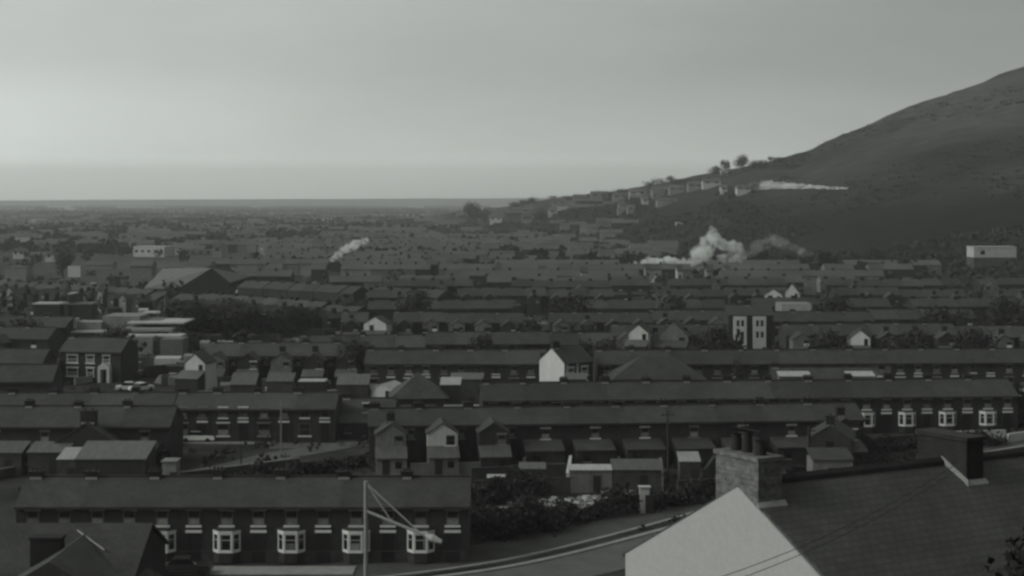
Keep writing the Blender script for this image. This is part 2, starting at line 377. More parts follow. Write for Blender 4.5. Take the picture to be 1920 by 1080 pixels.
def add_window(par, x, z, wd, h, style='std', y=0, lod=0, rz=0):
    fr, si, li, pa = window_parts(wd, h, style)
    if lod >= 2:
        def f():
            a_ = MB(); a_.box(-wd/2, wd/2, -.05, 0, 0, h*.5, 'paint_white' if style == 'std' and lod == 2 else 'paint_grey').box(-wd/2, wd/2, -.05, 0, h*.5+.002, h, 'glass'); return a_.mesh('window')
        return link('window', cached(('w2', wd, h, style, lod), f), par, (x, y, z), rz)
    o = link('window', fr, par, (x, y, z), rz)
    link('pane', pa, o); link('sill', si, o)
    if style != 'dark': link('lintel', li, o)
    return o
def bay_parts(wd, h, proj, m='paint_white', var=0):
    def f():
        s = proj*.85; pts = [(-wd/2, 0), (-wd/2+s, -proj), (wd/2-s, -proj), (wd/2, 0)]
        base = MB(); top = MB(); fr = MB(); gl = MB()
        def ring(mb_, z0, z1, m_, grow=0):
            P_ = [(x*(1+grow), y*(1+grow*2)) for x, y in pts]
            for (x0, y0), (x1, y1) in zip(P_, P_[1:]): mb_.poly([(x0, y0, z0), (x1, y1, z0), (x1, y1, z1), (x0, y0, z1)], m_)
            mb_.poly([(*p, z1) for p in P_], m_); mb_.poly([(*p, z0) for p in P_[::-1]], m_)
        ring(base, -.85, 0, 'brick'); ring(base, 0, .14, m, .05)
        ring(top, h, h+.2, m, .06); ring(top, h+.2, h+.34, 'slate', .03)
        for (x0, y0), (x1, y1) in zip(pts, pts[1:]):
            d = Vector((x1-x0, y1-y0, 0)); L_ = d.length; d.normalize(); n = Vector((d.y, -d.x, 0)); t = .13
            def slab(mb_, a0, a1, z0, z1, o0, o1, m_):
                q = [Vector((x0, y0, 0))+d*a+n*o for a, o in ((a0, o0), (a1, o0), (a1, o1), (a0, o1))]
                lo = [(p.x, p.y, z0) for p in q]; hi = [(p.x, p.y, z1) for p in q]
                mb_.poly(hi, m_); mb_.poly(lo[::-1], m_)
                for k in range(4): mb_.poly([lo[k], lo[(k+1) % 4], hi[(k+1) % 4], hi[k]], m_)
            slab(fr, 0, t, .14, h, -.05, .05, m); slab(fr, L_-t, L_, .14, h, -.05, .05, m)
            slab(fr, t, L_-t, h-.12, h, -.05, .04, m); slab(fr, t, L_-t, .14, .24, -.05, .04, m); slab(fr, t, L_-t, h*.66-.018, h*.66+.018, -.05, .03, m)
            if L_ > 1.1: slab(fr, L_/2-.03, L_/2+.03, .24, h-.12, -.05, .03, m)
            slab(gl, t, L_-t, .24, h-.12, -.04, 0, 'glass')
        gl.box(*((-wd/2+s+.2, wd/2-s-.2), (-wd/2+s+.2, -.28), (.25, wd/2-s-.2), (-wd/2+s+.2, wd/2-s-.2))[var], -proj-.03, -proj-.012, .24, h*(.5, .9, .9, .32)[var], 'curtain')
        return base.mesh('bay_base'), top.mesh('bay_roof'), fr.mesh('bay_window'), gl.mesh('pane')
    return cached(('bay', wd, h, proj, m, var), f)
def add_bay(par, x, z, wd=2.2, h=1.6, proj=.65, m='paint_white', y=0):
    b_, t_, fr, gl = bay_parts(wd, h, proj, m, rnd.randrange(4))
    o = link('bay_window', fr, par, (x, y, z)); link('bay_base', b_, o); link('bay_roof', t_, o); link('pane', gl, o); return o
def add_door(par, x, y=0, h=2.5, lod=0, m='door_recess_shade', pale=True):
    def f():
        a_ = MB(); a_.box(-.5, .5, -.03, 0, 0, h, m); return a_.mesh('door')  # flat panel, coloured near black for the shaded recess it lacks
    o = link('door', cached(('door', h, m), f), par, (x, y, 0))
    if lod < 2:
        link('lintel', cached(('dl', h, pale), lambda: MB().box(-.68, .68, -.1, 0, h+.002, h+.22, 'paint_white' if pale else 'paint_grey').mesh('lintel')), o)
        link('door_frame', cached(('df', h), lambda: MB().box(-.58, -.502, -.05, 0, 0, h, 'paint_dark').box(.502, .58, -.05, 0, 0, h, 'paint_dark').mesh('door_frame')), o)
    return o
def chimney_mesh(lod, wd=1.25, dp=.75, h=1.0, drop=.5, m='brick_dark', npots=3):
    def f():
        a_ = MB(); a_.box(-wd/2, wd/2, -dp/2, dp/2, -drop, h, m); a_.box(-wd/2-.06, wd/2+.06, -dp/2-.06, dp/2+.06, h+.001, h+.14, m)
        p = MB()
        for k in range(npots): x = (k-(npots-1)/2)*wd/(npots+.2); p.tube((x, 0, h+.142), (x, 0, h+.4), .12, 'pot', 6, .09)
        fl = MB().box(-wd/2+.1, wd/2-.1, -dp/2-.08, -dp/2-.003, -.06, .15, 'lead')
        return a_.mesh('chimney'), p.mesh('chimney_pot'), fl.mesh('flashing')
    return cached(('ch', wd, dp, h, drop, m, npots), f)
def add_chimney(par, x, y, z, lod=0, **k):
    c, p, fl = chimney_mesh(lod, **k); o = link('chimney', c, par, (x, y, z))
    n = k.get('npots', 3); wd = k.get('wd', 1.25); h = k.get('h', 1.0)
    if lod < 2:
        pm = cached(('pot', h), lambda: MB().tube((0, 0, h+.142), (0, 0, h+.38), .12, 'pot', 6, .1).mesh('chimney_pot'))
        for q in range(n): link('chimney_pot', pm, o, ((q-(n-1)/2)*wd/(n+.2), 0, 0))
    else: link('chimney_pots', p, o) if False else None
    if lod < 3: link('flashing', fl, o)
    return o
def shell(w_, d, eh, rise, wall='brick', ov=.25, end0=False, end1=False, ridge=True, x0=0.0):
    """wall box with gable tops and the two roof slopes"""
    def f():
        a_ = MB(); a_.prismx([(0, -.6), (0, eh), (d/2, eh+rise), (d, eh), (d, -.6)], 0, w_, wall)
        r_ = MB(); t = .16; k = rise/(d/2); e0 = -.12 if end0 else 0; e1 = w_+.12 if end1 else w_
        yo = -ov; zo = eh-ov*k
        r_.prismx([(yo, zo+.02), (yo, zo+.02+t), (d/2, eh+rise+.02+t), (d+ov, zo+.02+t), (d+ov, zo+.02), (d/2, eh+rise+.02)], e0, e1, 'slate' if wall != 'far' else 'slate')
        rt = MB().box(e0, e1, d/2-.14, d/2+.14, eh+rise+.1, eh+rise+.26, 'ridge_tile')
        gt = MB().box(0.004, w_-.004, -ov-.1, -ov, zo-.06, zo+.06, 'paint_dark')
        return a_.mesh('wall'), r_.mesh('roof'), rt.mesh('ridge'), gt.mesh('gutter')
    return cached(('sh', w_, d, eh, rise, wall, ov, end0, end1), f)
def add_wing(par, xc, wd=3.3, ln=3.6, eh=4.2, rise=1.1, wall='brick', outhouse='brick', win=True, lod=0, chim=False, win_style='std', winx=.85):
    """gabled rear wing pointing to -y, single-storey outhouse beyond it"""
    def f():
        a_ = MB(); a_.prism([(-wd/2, -.6), (wd/2, -.6), (wd/2, eh), (0, eh+rise), (-wd/2, eh)], -ln, 0, wall)
        r_ = MB(); t = .13; k = rise/(wd/2); o = .18
        r_.prism([(-wd/2-o, eh-o*k+.02), (0, eh+rise+.02), (wd/2+o, eh-o*k+.02), (wd/2+o, eh-o*k+.02+t), (0, eh+rise+.02+t), (-wd/2-o, eh-o*k+.02+t)], -ln-.1, 1.2, 'slate')
        return a_.mesh('rear_wing'), r_.mesh('wing_roof')
    wm, rm = cached(('wing', wd, ln, eh, rise, wall), f)
    o = link('rear_wing', wm, par, (xc, 0, 0)); link('wing_roof', rm, o)
    if outhouse:
        def g():
            a_ = MB(); a_.prismx([(-ln-2.6, -.6), (-ln-2.6, 1.95), (-ln-.004, 2.75), (-ln-.004, -.6)], -wd/2, wd/2, outhouse)
            r_ = MB(); r_.prismx([(-ln-2.8, 1.9), (-ln-2.8, 2.03), (-ln-.004, 2.89), (-ln-.004, 2.77)], -wd/2-.1, wd/2+.1, 'iron_sheet')
            d_ = MB(); d_.box(-wd*.3, -wd*.3+.8, -ln-2.63, -ln-2.6, 0, 1.8, 'paint_dark'); d_.box(wd*.12, wd*.12+.7, -ln-2.63, -ln-2.6, .9, 1.6, 'glass')
            return a_.mesh('outhouse'), r_.mesh('outhouse_roof'), d_.mesh('outhouse_door')
        a1, r1, d1 = cached(('oh', wd, ln, outhouse), g)
        oo = link('outhouse', a1, par, (xc, 0, 0)); link('outhouse_roof', r1, oo)
        if lod < 2: link('outhouse_door', d1, oo)
    if win: add_window(par, xc+winx, 2.95, .95, 1.1, win_style, -ln, lod)
    if chim: add_chimney(par, xc, -ln*.45, eh+rise, lod, wd=.9, dp=.7, h=.9, npots=2)
    return o
def house(label, cat_loc, rz, w_, d=7.5, eh=4.6, rise=1.75, wall='brick', style='front', lod=0, group=None, name='terraced_house', end0=False, end1=False, chim=True, wing=None, lean=True, i=0, bay=True, mirror=False, roof=None):
    t = thing(name, label, 'house', cat_loc, rz, group)
    a_, r_, rt, gt = shell(w_, d, eh, rise, wall, end0=end0, end1=end1)
    link('wall', a_, t); ro = link('roof', r_, t)
    if roof: ro.data = cached(('rc', r_.name, roof), lambda: r_.copy()); ro.data.materials[0] = MATS[roof]
    if lod < 3: link('ridge', rt, ro); link('gutter', gt, ro)
    if chim: add_chimney(t, 0 if not end0 else .65, d/2, eh+rise, lod, npots=rnd.choice((2, 3, 4)), h=rnd.choice((.5, .62)), wd=rnd.choice((1.0, 1.2)))
    if style == 'front':
        xs_ = (w_*.26, w_*.75) if not mirror else (w_*.75, w_*.26)
        st = rnd.choice(('std', 'dull', 'dark', 'dull') if not bay else ('std', 'std', 'dull', 'dark')) if lod > 1 or not bay else 'std'
        for x in xs_: add_window(t, x, 3.12, 1.0, 1.2, st, 0, lod)
        if lod < 2:
            if bay: add_bay(t, xs_[0], .95)
            else: add_window(t, xs_[0], .9, 1.4, 1.5, st, 0, lod)
            add_door(t, xs_[1], lod=lod)
        else:
            add_window(t, xs_[0], .9, 1.4, 1.5, st, 0, lod); add_door(t, xs_[1], lod=lod)
    if style == 'back':
        xs_ = w_*.5
        if wing:
            add_wing(t, w_*.42, wall=wing, outhouse=('brick' if wing == 'brick' else 'render_grey') if lod < 3 else None, lod=lod, chim=rnd.random() < .45, win_style=rnd.choice(('std', 'dull', 'dark')))
            if lod < 2: add_window(t, w_*.42+2.3, 3.2, .7, 1.0, 'dull', 0, lod)
        else:
            add_window(t, w_*.5, 3.0, .95, 1.1, 'std' if rnd.random() < .6 else 'dull', 0, lod)
            if lean:
                def g():
                    a2 = MB(); a2.prismx([(-3.4, -.6), (-3.4, 2.1), (-.004, 2.75), (-.004, -.6)], .3, w_*.8, 'brick')
                    r2 = MB(); r2.prismx([(-3.6, 2.05), (-3.6, 2.18), (-.004, 2.89), (-.004, 2.77)], .2, w_*.8+.1, 'slate')
                    w2 = MB().box(1.0, 1.9, -3.43, -3.4, .9, 1.7, 'glass').box(.96, 1.94, -3.45, -3.4, .75, .88, 'paint_grey')
                    return a2.mesh('outhouse'), r2.mesh('outhouse_roof'), w2.mesh('outhouse_window')
                q = cached(('lean', w_), g); oo = link('outhouse', q[0], t); link('outhouse_roof', q[1], oo)
                if lod < 2: link('outhouse_window', q[2], oo)
    return t
N_H = [0]
def row(desc, pxl, pxr, ye_l, ye_r, n, style='front', eh=4.6, d=7.5, rise=1.75, lod=0, group=None, wings={}, walls={}, skip=(), bays=True, lab=None, rightcam=False, phrase='house from left', roofs={}):
    Dl, Dr_ = F*(CAMZ-eh)/(ye_l-HY), F*(CAMZ-eh)/(ye_r-HY)
    A = Vector((X(pxl, Dl), Dl)); B = Vector((X(pxr, Dr_), Dr_)); v = B-A; rz = math.atan2(v.y, v.x); w_ = round(v.length/n, 3)
    out = []; u_ = v.normalized(); dz_ = 0
    seen = [k for k in range(n) if k not in skip]
    for k in seen:
        p = A+u_*(w_*k); m_ = seen.index(k)
        lb = (lab(k) if lab else None) or (f'{ordn(len(seen)-1-m_)} house from right in {desc}' if pxl < 0 else f'{ordn(m_, len(seen) if pxr <= 1920 else None)} {phrase} in {desc}')
        wg = wings.get(k, wings.get('all'))
        if callable(wg): wg = wg(k)
        h = house(lb, (p.x, p.y, 0), rz, w_, d, eh, rise, walls.get(k, walls.get('all', 'brick')), style, lod, group or desc, end0=(k == 0 or k-1 in skip), end1=(k == n-1 or k+1 in skip), wing=wg, i=k, bay=bays, roof=roofs.get(k) or (rnd.choice(('slate_dark', 'slate_pale', 'slate_dark', None, None, None, None, None)) if lod else None))
        if lod >= 2:
            if k % 4 == 0: dz_ = rnd.uniform(-.45, .15)
            h.location.z = dz_; h.location.y += rnd.choice((0, 0, 0, .25, -.25))
        N_H[0] += 1; out.append(h)
    return out
# ------------------------------------------------------------------ the terraces
row('the bay windowed terrace by the street lamp', 30, 879, 951, 951, 7, lod=0, group='houses of the bay windowed terrace')
r = row('the short brick terrace behind the white car', 322, 628, 768, 768, 4, lod=1, eh=4.1, rise=1.55, bays=False, group='houses of the short brick terrace')
row('the slate row running left of the short brick terrace', -150, 320, 769, 768.5, 6, style='back', lod=1, eh=4.1, rise=1.55, group='houses of the slate row on the left')
r = row('the low slate row at the left edge', -150, 318, 801, 801, 5, style='back', lod=0, group='houses of the low left row', wings={3: None})
# big gabled wing with stack on that row
add_wing(r[3], 2.4, wd=6.4, ln=2.6, eh=3.3, rise=2.0, wall='brick', outhouse=None, win=False)
add_chimney(r[3], 2.4, -1.0, 5.2, wd=1.7, dp=1.0, h=1.3, npots=2, drop=.8)
# long rear-facing row in the middle
def wing3(k): return {0: 'render_grey', 1: 'render_white', 2: 'brick'}.get(k)
row('the long rear facing row with outhouses', 692, 1620, 800, 788, 10, style='back', lod=0, rise=1.4, group='houses of the long rear facing row', wings={0: 'render_grey', 1: 'render_white', 2: 'brick', 9: 'brick'},
    lab=lambda k: {0: 'end house with grey gabled rear wing, leftmost of the long row', 1: 'house with white gabled rear wing, second from left in the long row', 2: 'house with dark brick gabled wing right of the white winged house'}.get(k))
row('the long slate row behind the outhouses', 905, 1908, 752.5, 743, 13, lod=1, group='houses of the long slate row', lab=None)
# rows further back
far_white = lambda p, seed: (lambda k: 'render_white' if random.Random(seed*100+k).random() < p else ('render_grey' if random.Random(seed*100+k).random() < .3 else 'brick'))
row('the row behind the dark hipped roof', 684, 1012, 683, 683, 5, lod=1, bays=False, group='houses behind the hipped roof')
row('the row right of the white gable house', 1120, 2010, 684, 680, 13, lod=1, bays=False, group='houses right of the white gable', walls={7: 'render_grey', 4: 'brick'})
row('the winged row above the wooden sheds', 385, 690, 668, 668, 5, style='back', lod=1, group='houses above the wooden sheds', wings={'all': far_white(0, 1)})
row('the chimneyed row left of the white gable house', 560, 1150, 649, 646, 10, lod=2, group='chimneyed houses', roofs={3: 'slate_pale'})
row('the winged row right of the pale winged house', 1150, 2010, 630, 628, 16, style='back', lod=2, group='winged houses on the right', wings={'all': far_white(.0, 2)}, roofs={9: 'slate_pale'}, skip=(4, 5))
row('the winged row above the chimneyed roofs', 640, 1370, 604, 602, 15, style='back', lod=2, group='winged houses in the middle', wings={'all': far_white(.0, 3)}, skip=(1, 7))
row('the slate row behind the twin white bays', 1446, 2020, 601, 598, 12, lod=2, group='houses behind the twin white bays', roofs={4: 'slate_pale'}, skip=(8,))
row('the back row level with the dark trees', 690, 2020, 578, 574, 30, style='none', lod=3, group='back row level with the dark trees', skip=(6, 7, 15, 22), roofs={1: 'slate_pale', 12: 'slate_pale'})
row('the next row uphill from the pale hall', 690, 2020, 556, 554, 32, style='back', lod=3, group='row uphill from the pale hall', wings={'all': lambda k: 'brick' if k % 3 else None}, skip=(3, 11, 12, 20, 27))
row('the long slanting row with pale rear walls', -60, 655, 533, 590, 30, style='back', lod=3, group='slanting row with pale rear walls', wings={'all': far_white(.0, 5)}, walls={k: 'render_grey' for k in (2, 3, 5, 8, 9, 11)}, skip=(17,))
row('the farther slanting row behind the pale walls', 445, 820, 540, 558, 15, style='none', lod=3, group='farther slanting row', skip=(9,))
row('the farthest separate row before the smoke', 700, 2020, 537, 534, 36, style='back', lod=3, group='farthest row before the smoke', skip=(0, 5, 6, 14, 21, 22, 30), wings={'all': lambda k: 'render_grey' if k % 7 == 3 else None})
row('the short row left of the flat roofed block', -70, 122, 610, 613, 4, lod=2, group='short row left of the flat roofed block', walls={1: 'render_grey'})
row('the lower row at far left below the pale walled row', -70, 90, 636, 638, 3, style='back', lod=2, group='lower row at far left', wings={1: 'brick'})
# ------------------------------------------------------------------ single houses
def single(name, label, px, D, w_, d, eh, rise, deg, wall='brick', style='none', lod=1, roof=None, chim=True, cat='house'):
    t = house(label, (X(px, D), D, 0), R(deg), w_, d, eh, rise, wall, style, lod, None, name, True, True, chim, roof=roof, bay=False); t['category'] = cat; return t
# white gable house with its facade turned right
def white_gable():
    D = 246.0
    t = thing('end_house', 'house with tall plain white gable wall and dark chimney', 'house', (X(1058, D), D-2.2, 0), R(38))
    # local frame: the facade is y=0 plane, gable at x=0
    def f():
        a_ = MB(); a_.prismx([(0, -.6), (0, 5.4), (2.9, 7.35), (5.8, 5.4), (5.8, -.6)], 0.012, 5.6, 'brick')
        g = MB(); g.prismx([(-.05, -.6), (-.05, 5.4), (2.9, 7.4), (5.85, 5.4), (5.85, -.6)], -.15, 0.01, 'render_white')
        r_ = MB(); r_.prismx([(-.3, 5.24), (-.3, 5.38), (2.9, 7.58), (6.1, 5.38), (6.1, 5.24), (2.9, 7.44)], -.2, 5.7, 'slate')
        return a_.mesh('wall'), g.mesh('gable_wall'), r_.mesh('roof')
    q = f(); link('wall', q[0], t); link('gable_wall', q[1], t, label='plain white rendered gable wall'); link('roof', q[2], t)
    add_chimney(t, .5, 2.9, 7.3, 1, npots=3)
    for z, h in ((3.4, 1.3), (.9, 1.5)):
        add_window(t, 1.2, z, 1.2, h, 'bold', 0, 1); add_window(t, 3.9, z, 1.3, h, 'bold', 0, 1)
    for x in (.25, 2.3): link('pilaster', MB().box(x, x+.4, -.06, 0, 0, 5.2, 'render_white').mesh('pilaster'), t)
white_gable()
# hipped / large roofed hall in the middle
def hipped(name, label, px, D, w_, d, eh, rise, deg, wall='brick', cat='house', roof='slate', hip=.5):
    t = thing(name, label, cat, (X(px, D), D, 0), R(deg))
    link('wall', MB().box(0, w_, 0, d, -.5, eh, wall).mesh('wall'), t)
    o = .35; h = min(w_, d)/2*hip*2
    r_ = MB(); z0 = eh+.01; a_ = (-o, -o, z0); b_ = (w_+o, -o, z0); c_ = (w_+o, d+o, z0); e_ = (-o, d+o, z0)
    k = min(d/2, w_/2)
    p = (k, d/2, z0+rise); q = (max(w_-k, k+.1), d/2, z0+rise)
    r_.poly([a_, b_, q, p], roof); r_.poly([b_, c_, q], roof); r_.poly([c_, e_, p, q], roof); r_.poly([e_, a_, p], roof); r_.poly([a_, e_, c_, b_], roof)
    link('roof', r_.mesh('roof'), t)
    for x in (w_*.25, w_*.7): add_window(t, x, .9, 1.2, 1.2, 'dull', 0, 1)
    return t
hipped('hipped_house', 'dark hipped roof house left of the dark bus', 735, 219, 7.4, 8, 3.1, 3.1, 6)
single('end_house', 'low slate house joining the right end of the short brick terrace', 636, 206, 7.0, 6, 2.8, 1.5, 0, style='back')
single('double_fronted_house', 'brick house with white framed windows and white porch below pale flat roofed block', 112, 268, 10.6, 7.5, 4.9, 1.9, -9, style='none')
dfh = bpy.data.objects['double_fronted_house']
for x, wd in ((2.2, 1.9), (5.3, 1.4), (8.1, 1.3)): add_window(dfh, x, 3.1, wd, 1.3, 'bold', 0, 1)
for x, wd in ((2.2, 2.0), (5.3, 1.3)): add_window(dfh, x, .9, wd, 1.4, 'bold', 0, 1)
po = link('porch', MB().prism([(-1.0, 0), (-.55, 0), (-.55, 2.2), (.55, 2.2), (.55, 0), (1.0, 0), (1.0, 2.6), (0, 3.3), (-1.0, 2.6)], -1.2, 0, 'render_white').mesh('porch'), dfh, (8.1, 0, 0))
link('door', MB().box(-.5, .5, -.05, 0, 0, 2.2, 'paint_dark').mesh('door'), po)
# small white gabled outbuildings (pixel centre, row of gable foot, width px)
def white_hut(label, px, D, wd, eh, rise, ln=4, roof='slate', wall='render_white', base=0, win=(.2, .9), name='gabled_cottage', lean=None, rz=-14):
    t = thing(name, label, 'house', (X(px, D), D, base), R(rz))
    link('wall', MB().prism([(-wd/2, -.5-base), (wd/2, -.5-base), (wd/2, eh), (0, eh+rise), (-wd/2, eh)], 0, ln, wall).mesh('wall'), t)
    k = rise/(wd/2); o = .2
    link('roof', MB().prism([(-wd/2-o, eh-o*k+.01), (0, eh+rise+.01), (wd/2+o, eh-o*k+.01), (wd/2+o, eh-o*k+.14), (0, eh+rise+.14), (-wd/2-o, eh-o*k+.14)], -.08, ln+.1, roof).mesh('roof'), t)
    if win: link('window', MB().box(wd*win[0], wd*win[0]+wd*.2, -.03, 0, eh-1.5, eh-.2, 'glass').mesh('window'), t)
    if lean:
        link('outhouse', MB().prismx([(-2.8, -.5), (-2.8, lean-.9), (-.004, lean), (-.004, -.5)], -wd/2-.3, wd/2+.1, 'brick').mesh('outhouse'), t)
        link('outhouse_roof', MB().prismx([(-3, lean-.93), (-3, lean-.8), (-.004, lean+.14), (-.004, lean+.01)], -wd/2-.4, wd/2+.2, 'iron_sheet').mesh('outhouse_roof'), t)
    return t
def D_for(py, z): return F*(CAMZ-z)/(py-HY)
white_hut('small white gabled building with dark door near pale tower block', 365, D_for(664, 6.3), 3.3, 4.9, 1.4, lean=3.7)
white_hut('small white gabled wing just right of the dark tree clump', 703, 331, 4.8, 4.6, 1.4, win=(-.25, .9), lean=3.2)
white_hut('small white gable with window above a whitewashed yard', 1197, 296, 3.5, 5.7, 1.4, ln=6, lean=4.3)
white_hut('small white gable in the winged row on the right', 1613, 296, 3.4, 4.8, 1.3, ln=6, lean=3.3)
white_hut('wide grey gable with pale finial right of small white gable', 1262, 298, 5.4, 4.9, 2.6, ln=6, lean=4.0, wall='render_grey', roof='slate_pale')
white_hut('pair of white houses far right of middle, left one', 1450, 408, 4.4, 5.9, 1.5, ln=6)
white_hut('pair of white houses far right of middle, right taller one', 1485, 408, 3.4, 6.6, 2.2, ln=6)
white_hut('pale rounded gable shed behind the dark bus', 715, 226, 3.0, 3.6, .6, ln=5, roof='iron_pale', rz=-18, name='shed')
# twin white bays house
t = thing('bay_fronted_house', 'house with two tall white bays side by side in far middle', 'house', (X(1366, 318), 318, 0))
a_, r_, rt, gt = shell(8.8, 7.5, 7.3, 1.6, 'brick', end0=True, end1=True); link('wall', a_, t); link('roof', r_, t); add_chimney(t, 4.2, 3.75, 8.9, 2)
for x in (2.2, 6.0):
    b_ = link('bay', MB().box(x-1.25, x+1.25, -.7, 0, 0, 7.1, 'render_white').mesh('bay'), t)
    for z in (5.2, 3.0):
        for q in (-.45, .45): link('pane', MB().box(x+q-.25, x+q+.25, -.73, -.7, z, z+1.2, 'glass').mesh('pane'), b_)
# pale hall roof
t = thing('hall', 'pale roofed low hall above the winged row', 'hall', (X(1468, 372), 372, 0))
link('wall', MB().box(0, 6.6, 0, 10, -.5, 3.6, 'concrete').mesh('wall'), t)
link('roof', MB().prismx([(-.2, 3.6), (1.2, 6.0), (8.8, 6.0), (10.2, 3.6)], -.2, 6.8, 'concrete').mesh('roof'), t)
# large slate roof house right of white gable (light diagonal hip)
hipped('hipped_house', 'large hipped slate roof right of the white gable house', 1150, 240, 13.5, 9, 3.4, 3.0, 0)
single('low_house', 'low slate bungalow in front of the right hand row', 1452, 240, 15, 7, 3.0, 1.7, 0, style='none')
# right end of the long row: gabled wing with chimney facing the camera
white_hut('brick wing with small chimney at right end of the rear facing row', 1556, 176, 4.6, 4.0, 1.4, ln=7, wall='brick', win=(-.1, .9), name='gabled_cottage')
bpy.data.objects['gabled_cottage.005' if 'gabled_cottage.005' in bpy.data.objects else 'gabled_cottage']
add_chimney([o for o in bpy.data.objects if o.get('label', '').startswith('brick wing with small')][0], 0, 1.2, 5.3, 1, wd=.9, npots=1)
t = thing('outbuilding', 'pale flat fronted outbuilding with dark window below the small chimney', 'outbuilding', (X(1524, 170), 170, 0))
link('wall', MB().box(0, 4.2, 0, 3.5, -.5, 2.7, 'render_grey').mesh('wall'), t); link('roof', MB().prismx([(-.2, 2.71), (-.2, 2.8), (3.6, 3.5), (3.6, 3.41)], -.1, 4.3, 'slate').mesh('roof'), t)
link('window', MB().box(1.6, 2.4, -.03, 0, 1.3, 1.9, 'glass').mesh('window'), t)
# left-edge houses
single('gable_house', 'dark slate house at far left below the double fronted house', -60, 236, 12, 8, 3.4, 2.0, 4, style='none')
single('low_house', 'long low roof left of the double fronted house', -70, 262, 13, 7, 3.6, 1.9, -3, style='none')
# near bottom-left house
t = thing('corner_house', 'near slate roofed house with wide dark stack in bottom left corner', 'house', (X(-160, 86), 86, ground(0, 86)-.6))
bz = ground(0, 86)-.6
zr, ze = Z(985, 90)-bz, Z(1078, 86)-bz; wl = X(250, 86)-X(-160, 86)
link('wall', MB().prismx([(0, -3), (0, ze-.02), (4, zr-.02), (8, ze-.02), (8, -3)], 0, wl, 'brick').mesh('wall'), t)
link('roof', MB().prismx([(-.3, ze-.15), (-.3, ze), (4, zr+.14), (8.3, ze), (8.3, ze-.15), (4, zr)], -.1, wl+.15, 'slate').mesh('roof'), t)
cx = X(90, 87)-X(-160, 86); cz = Z(1037, 87.2)-bz
c = add_chimney(t, cx, .9, cz, 3, wd=1.6, dp=.9, h=.85, drop=.9, npots=3)
# cross wing with pale valley
vx = X(150, 88)-X(-160, 86)
link('cross_roof', MB().prism([(vx-4.2, ze-.9), (vx, zr-.25), (vx+4.4, ze-.9), (vx+4.4, ze-1.05), (vx-4.2, ze-1.05)], -4, 3.2, 'slate').mesh('cross_roof'), t)
link('valley_lead', MB().tube((X(146, 89.5)-X(-160, 86), 3.4, zr-.15), (X(193, 87)-X(-160, 86), 1.3, Z(1036, 87.2)-bz+.12), .045, 'lead', 5).mesh('valley_lead'), t)
# ------------------------------------------------------------------ pale flat roofed block, upper left
t = thing('flat_roofed_block', 'pale modern flat roofed block with jutting canopies, left of the dark trees', 'building', (X(130, 330), 330, 0))
def bx(px0, px1, y0, y1, D, m, dep=5, nm='wall'):
    x0 = X(px0, D)-X(130, 330); x1 = X(px1, D)-X(130, 330)
    return link(nm, MB().box(x0, x1, D-330, D-330+dep, Z(y1, D), Z(y0, D), m).mesh(nm), t)
bx(192, 262, 593, 640, 330, 'concrete', 10); bx(262, 300, 600, 640, 331, 'render_grey', 8); bx(140, 190, 604, 640, 328, 'concrete', 6)
bx(132, 142, 598, 616, 327, 'concrete_pale', 3, 'stair_tower'); bx(238, 345, 604.5, 607.5, 326, 'concrete_pale', 12, 'canopy'); bx(226, 322, 617, 622, 322, 'concrete', 8, 'canopy')
bx(218, 340, 629, 632, 318, 'concrete_pale', 5, 'canopy'); bx(250, 286, 632, 690, 314, 'concrete', 5, 'column_block'); bx(300, 342, 636, 690, 313, 'render_grey', 6); bx(286, 300, 640, 690, 315, 'brick_light', 4)
bx(133, 200, 621, 624, 325, 'concrete_pale', 3, 'canopy')
# ------------------------------------------------------------------ other buildings of the middle distance
def box_building(name, label, cat, px0, px1, ytop, D, dep, m, roofm=None, rise=0, deg=0, wins=0, z=None):
    x0, x1 = X(px0, D), X(px1, D); z0 = terr((x0+x1)/2, D) if z is None else z; h = Z(ytop, D)-z0
    t = thing(name, label, cat, (x0, D, z0), R(deg)); wd = x1-x0
    if rise:
        link('wall', MB().prismx([(0, -2), (0, h-rise), (dep/2, h), (dep, h-rise), (dep, -2)], 0, wd, m).mesh('wall'), t)
        link('roof', MB().prismx([(-.3, h-rise-.1), (-.3, h-rise+.1), (dep/2, h+.25), (dep+.3, h-rise+.1), (dep+.3, h-rise-.1), (dep/2, h+.05)], -.2, wd+.2, roofm or 'slate').mesh('roof'), t)
    else:
        link('wall', MB().box(0, wd, 0, dep, -2, h, m).mesh('wall'), t)
        link('roof', MB().box(-.2, wd+.2, -.2, dep+.2, h+.003, h+.3, roofm or m).mesh('roof'), t)
    for k in range(wins):
        x = wd*(k+.5)/wins; link('window', MB().box(x-wd/wins*.22, x+wd/wins*.22, -.06, 0, h*.45, h*.45+1.3, 'glass').mesh('window'), t)
    return t
box_building('screen_board', 'plain white square board standing among dark roofs, far left', 'board', 127, 150, 499, 585, .5, 'concrete_pale', wins=0)
bo = bpy.data.objects['screen_board']; bo.location.z = Z(520, 585); 
for c_ in bo.children:
    bpy.data.objects.remove(c_)
link('panel', MB().box(0, 4.5, 0, .3, 0, 4.1, 'render_white').mesh('panel'), bo)
for x in (.5, 3.8): link('post', MB().box(x, x+.25, .31, .56, -Z(520, 585), 3.6, 'wood_dark').mesh('post'), bo)
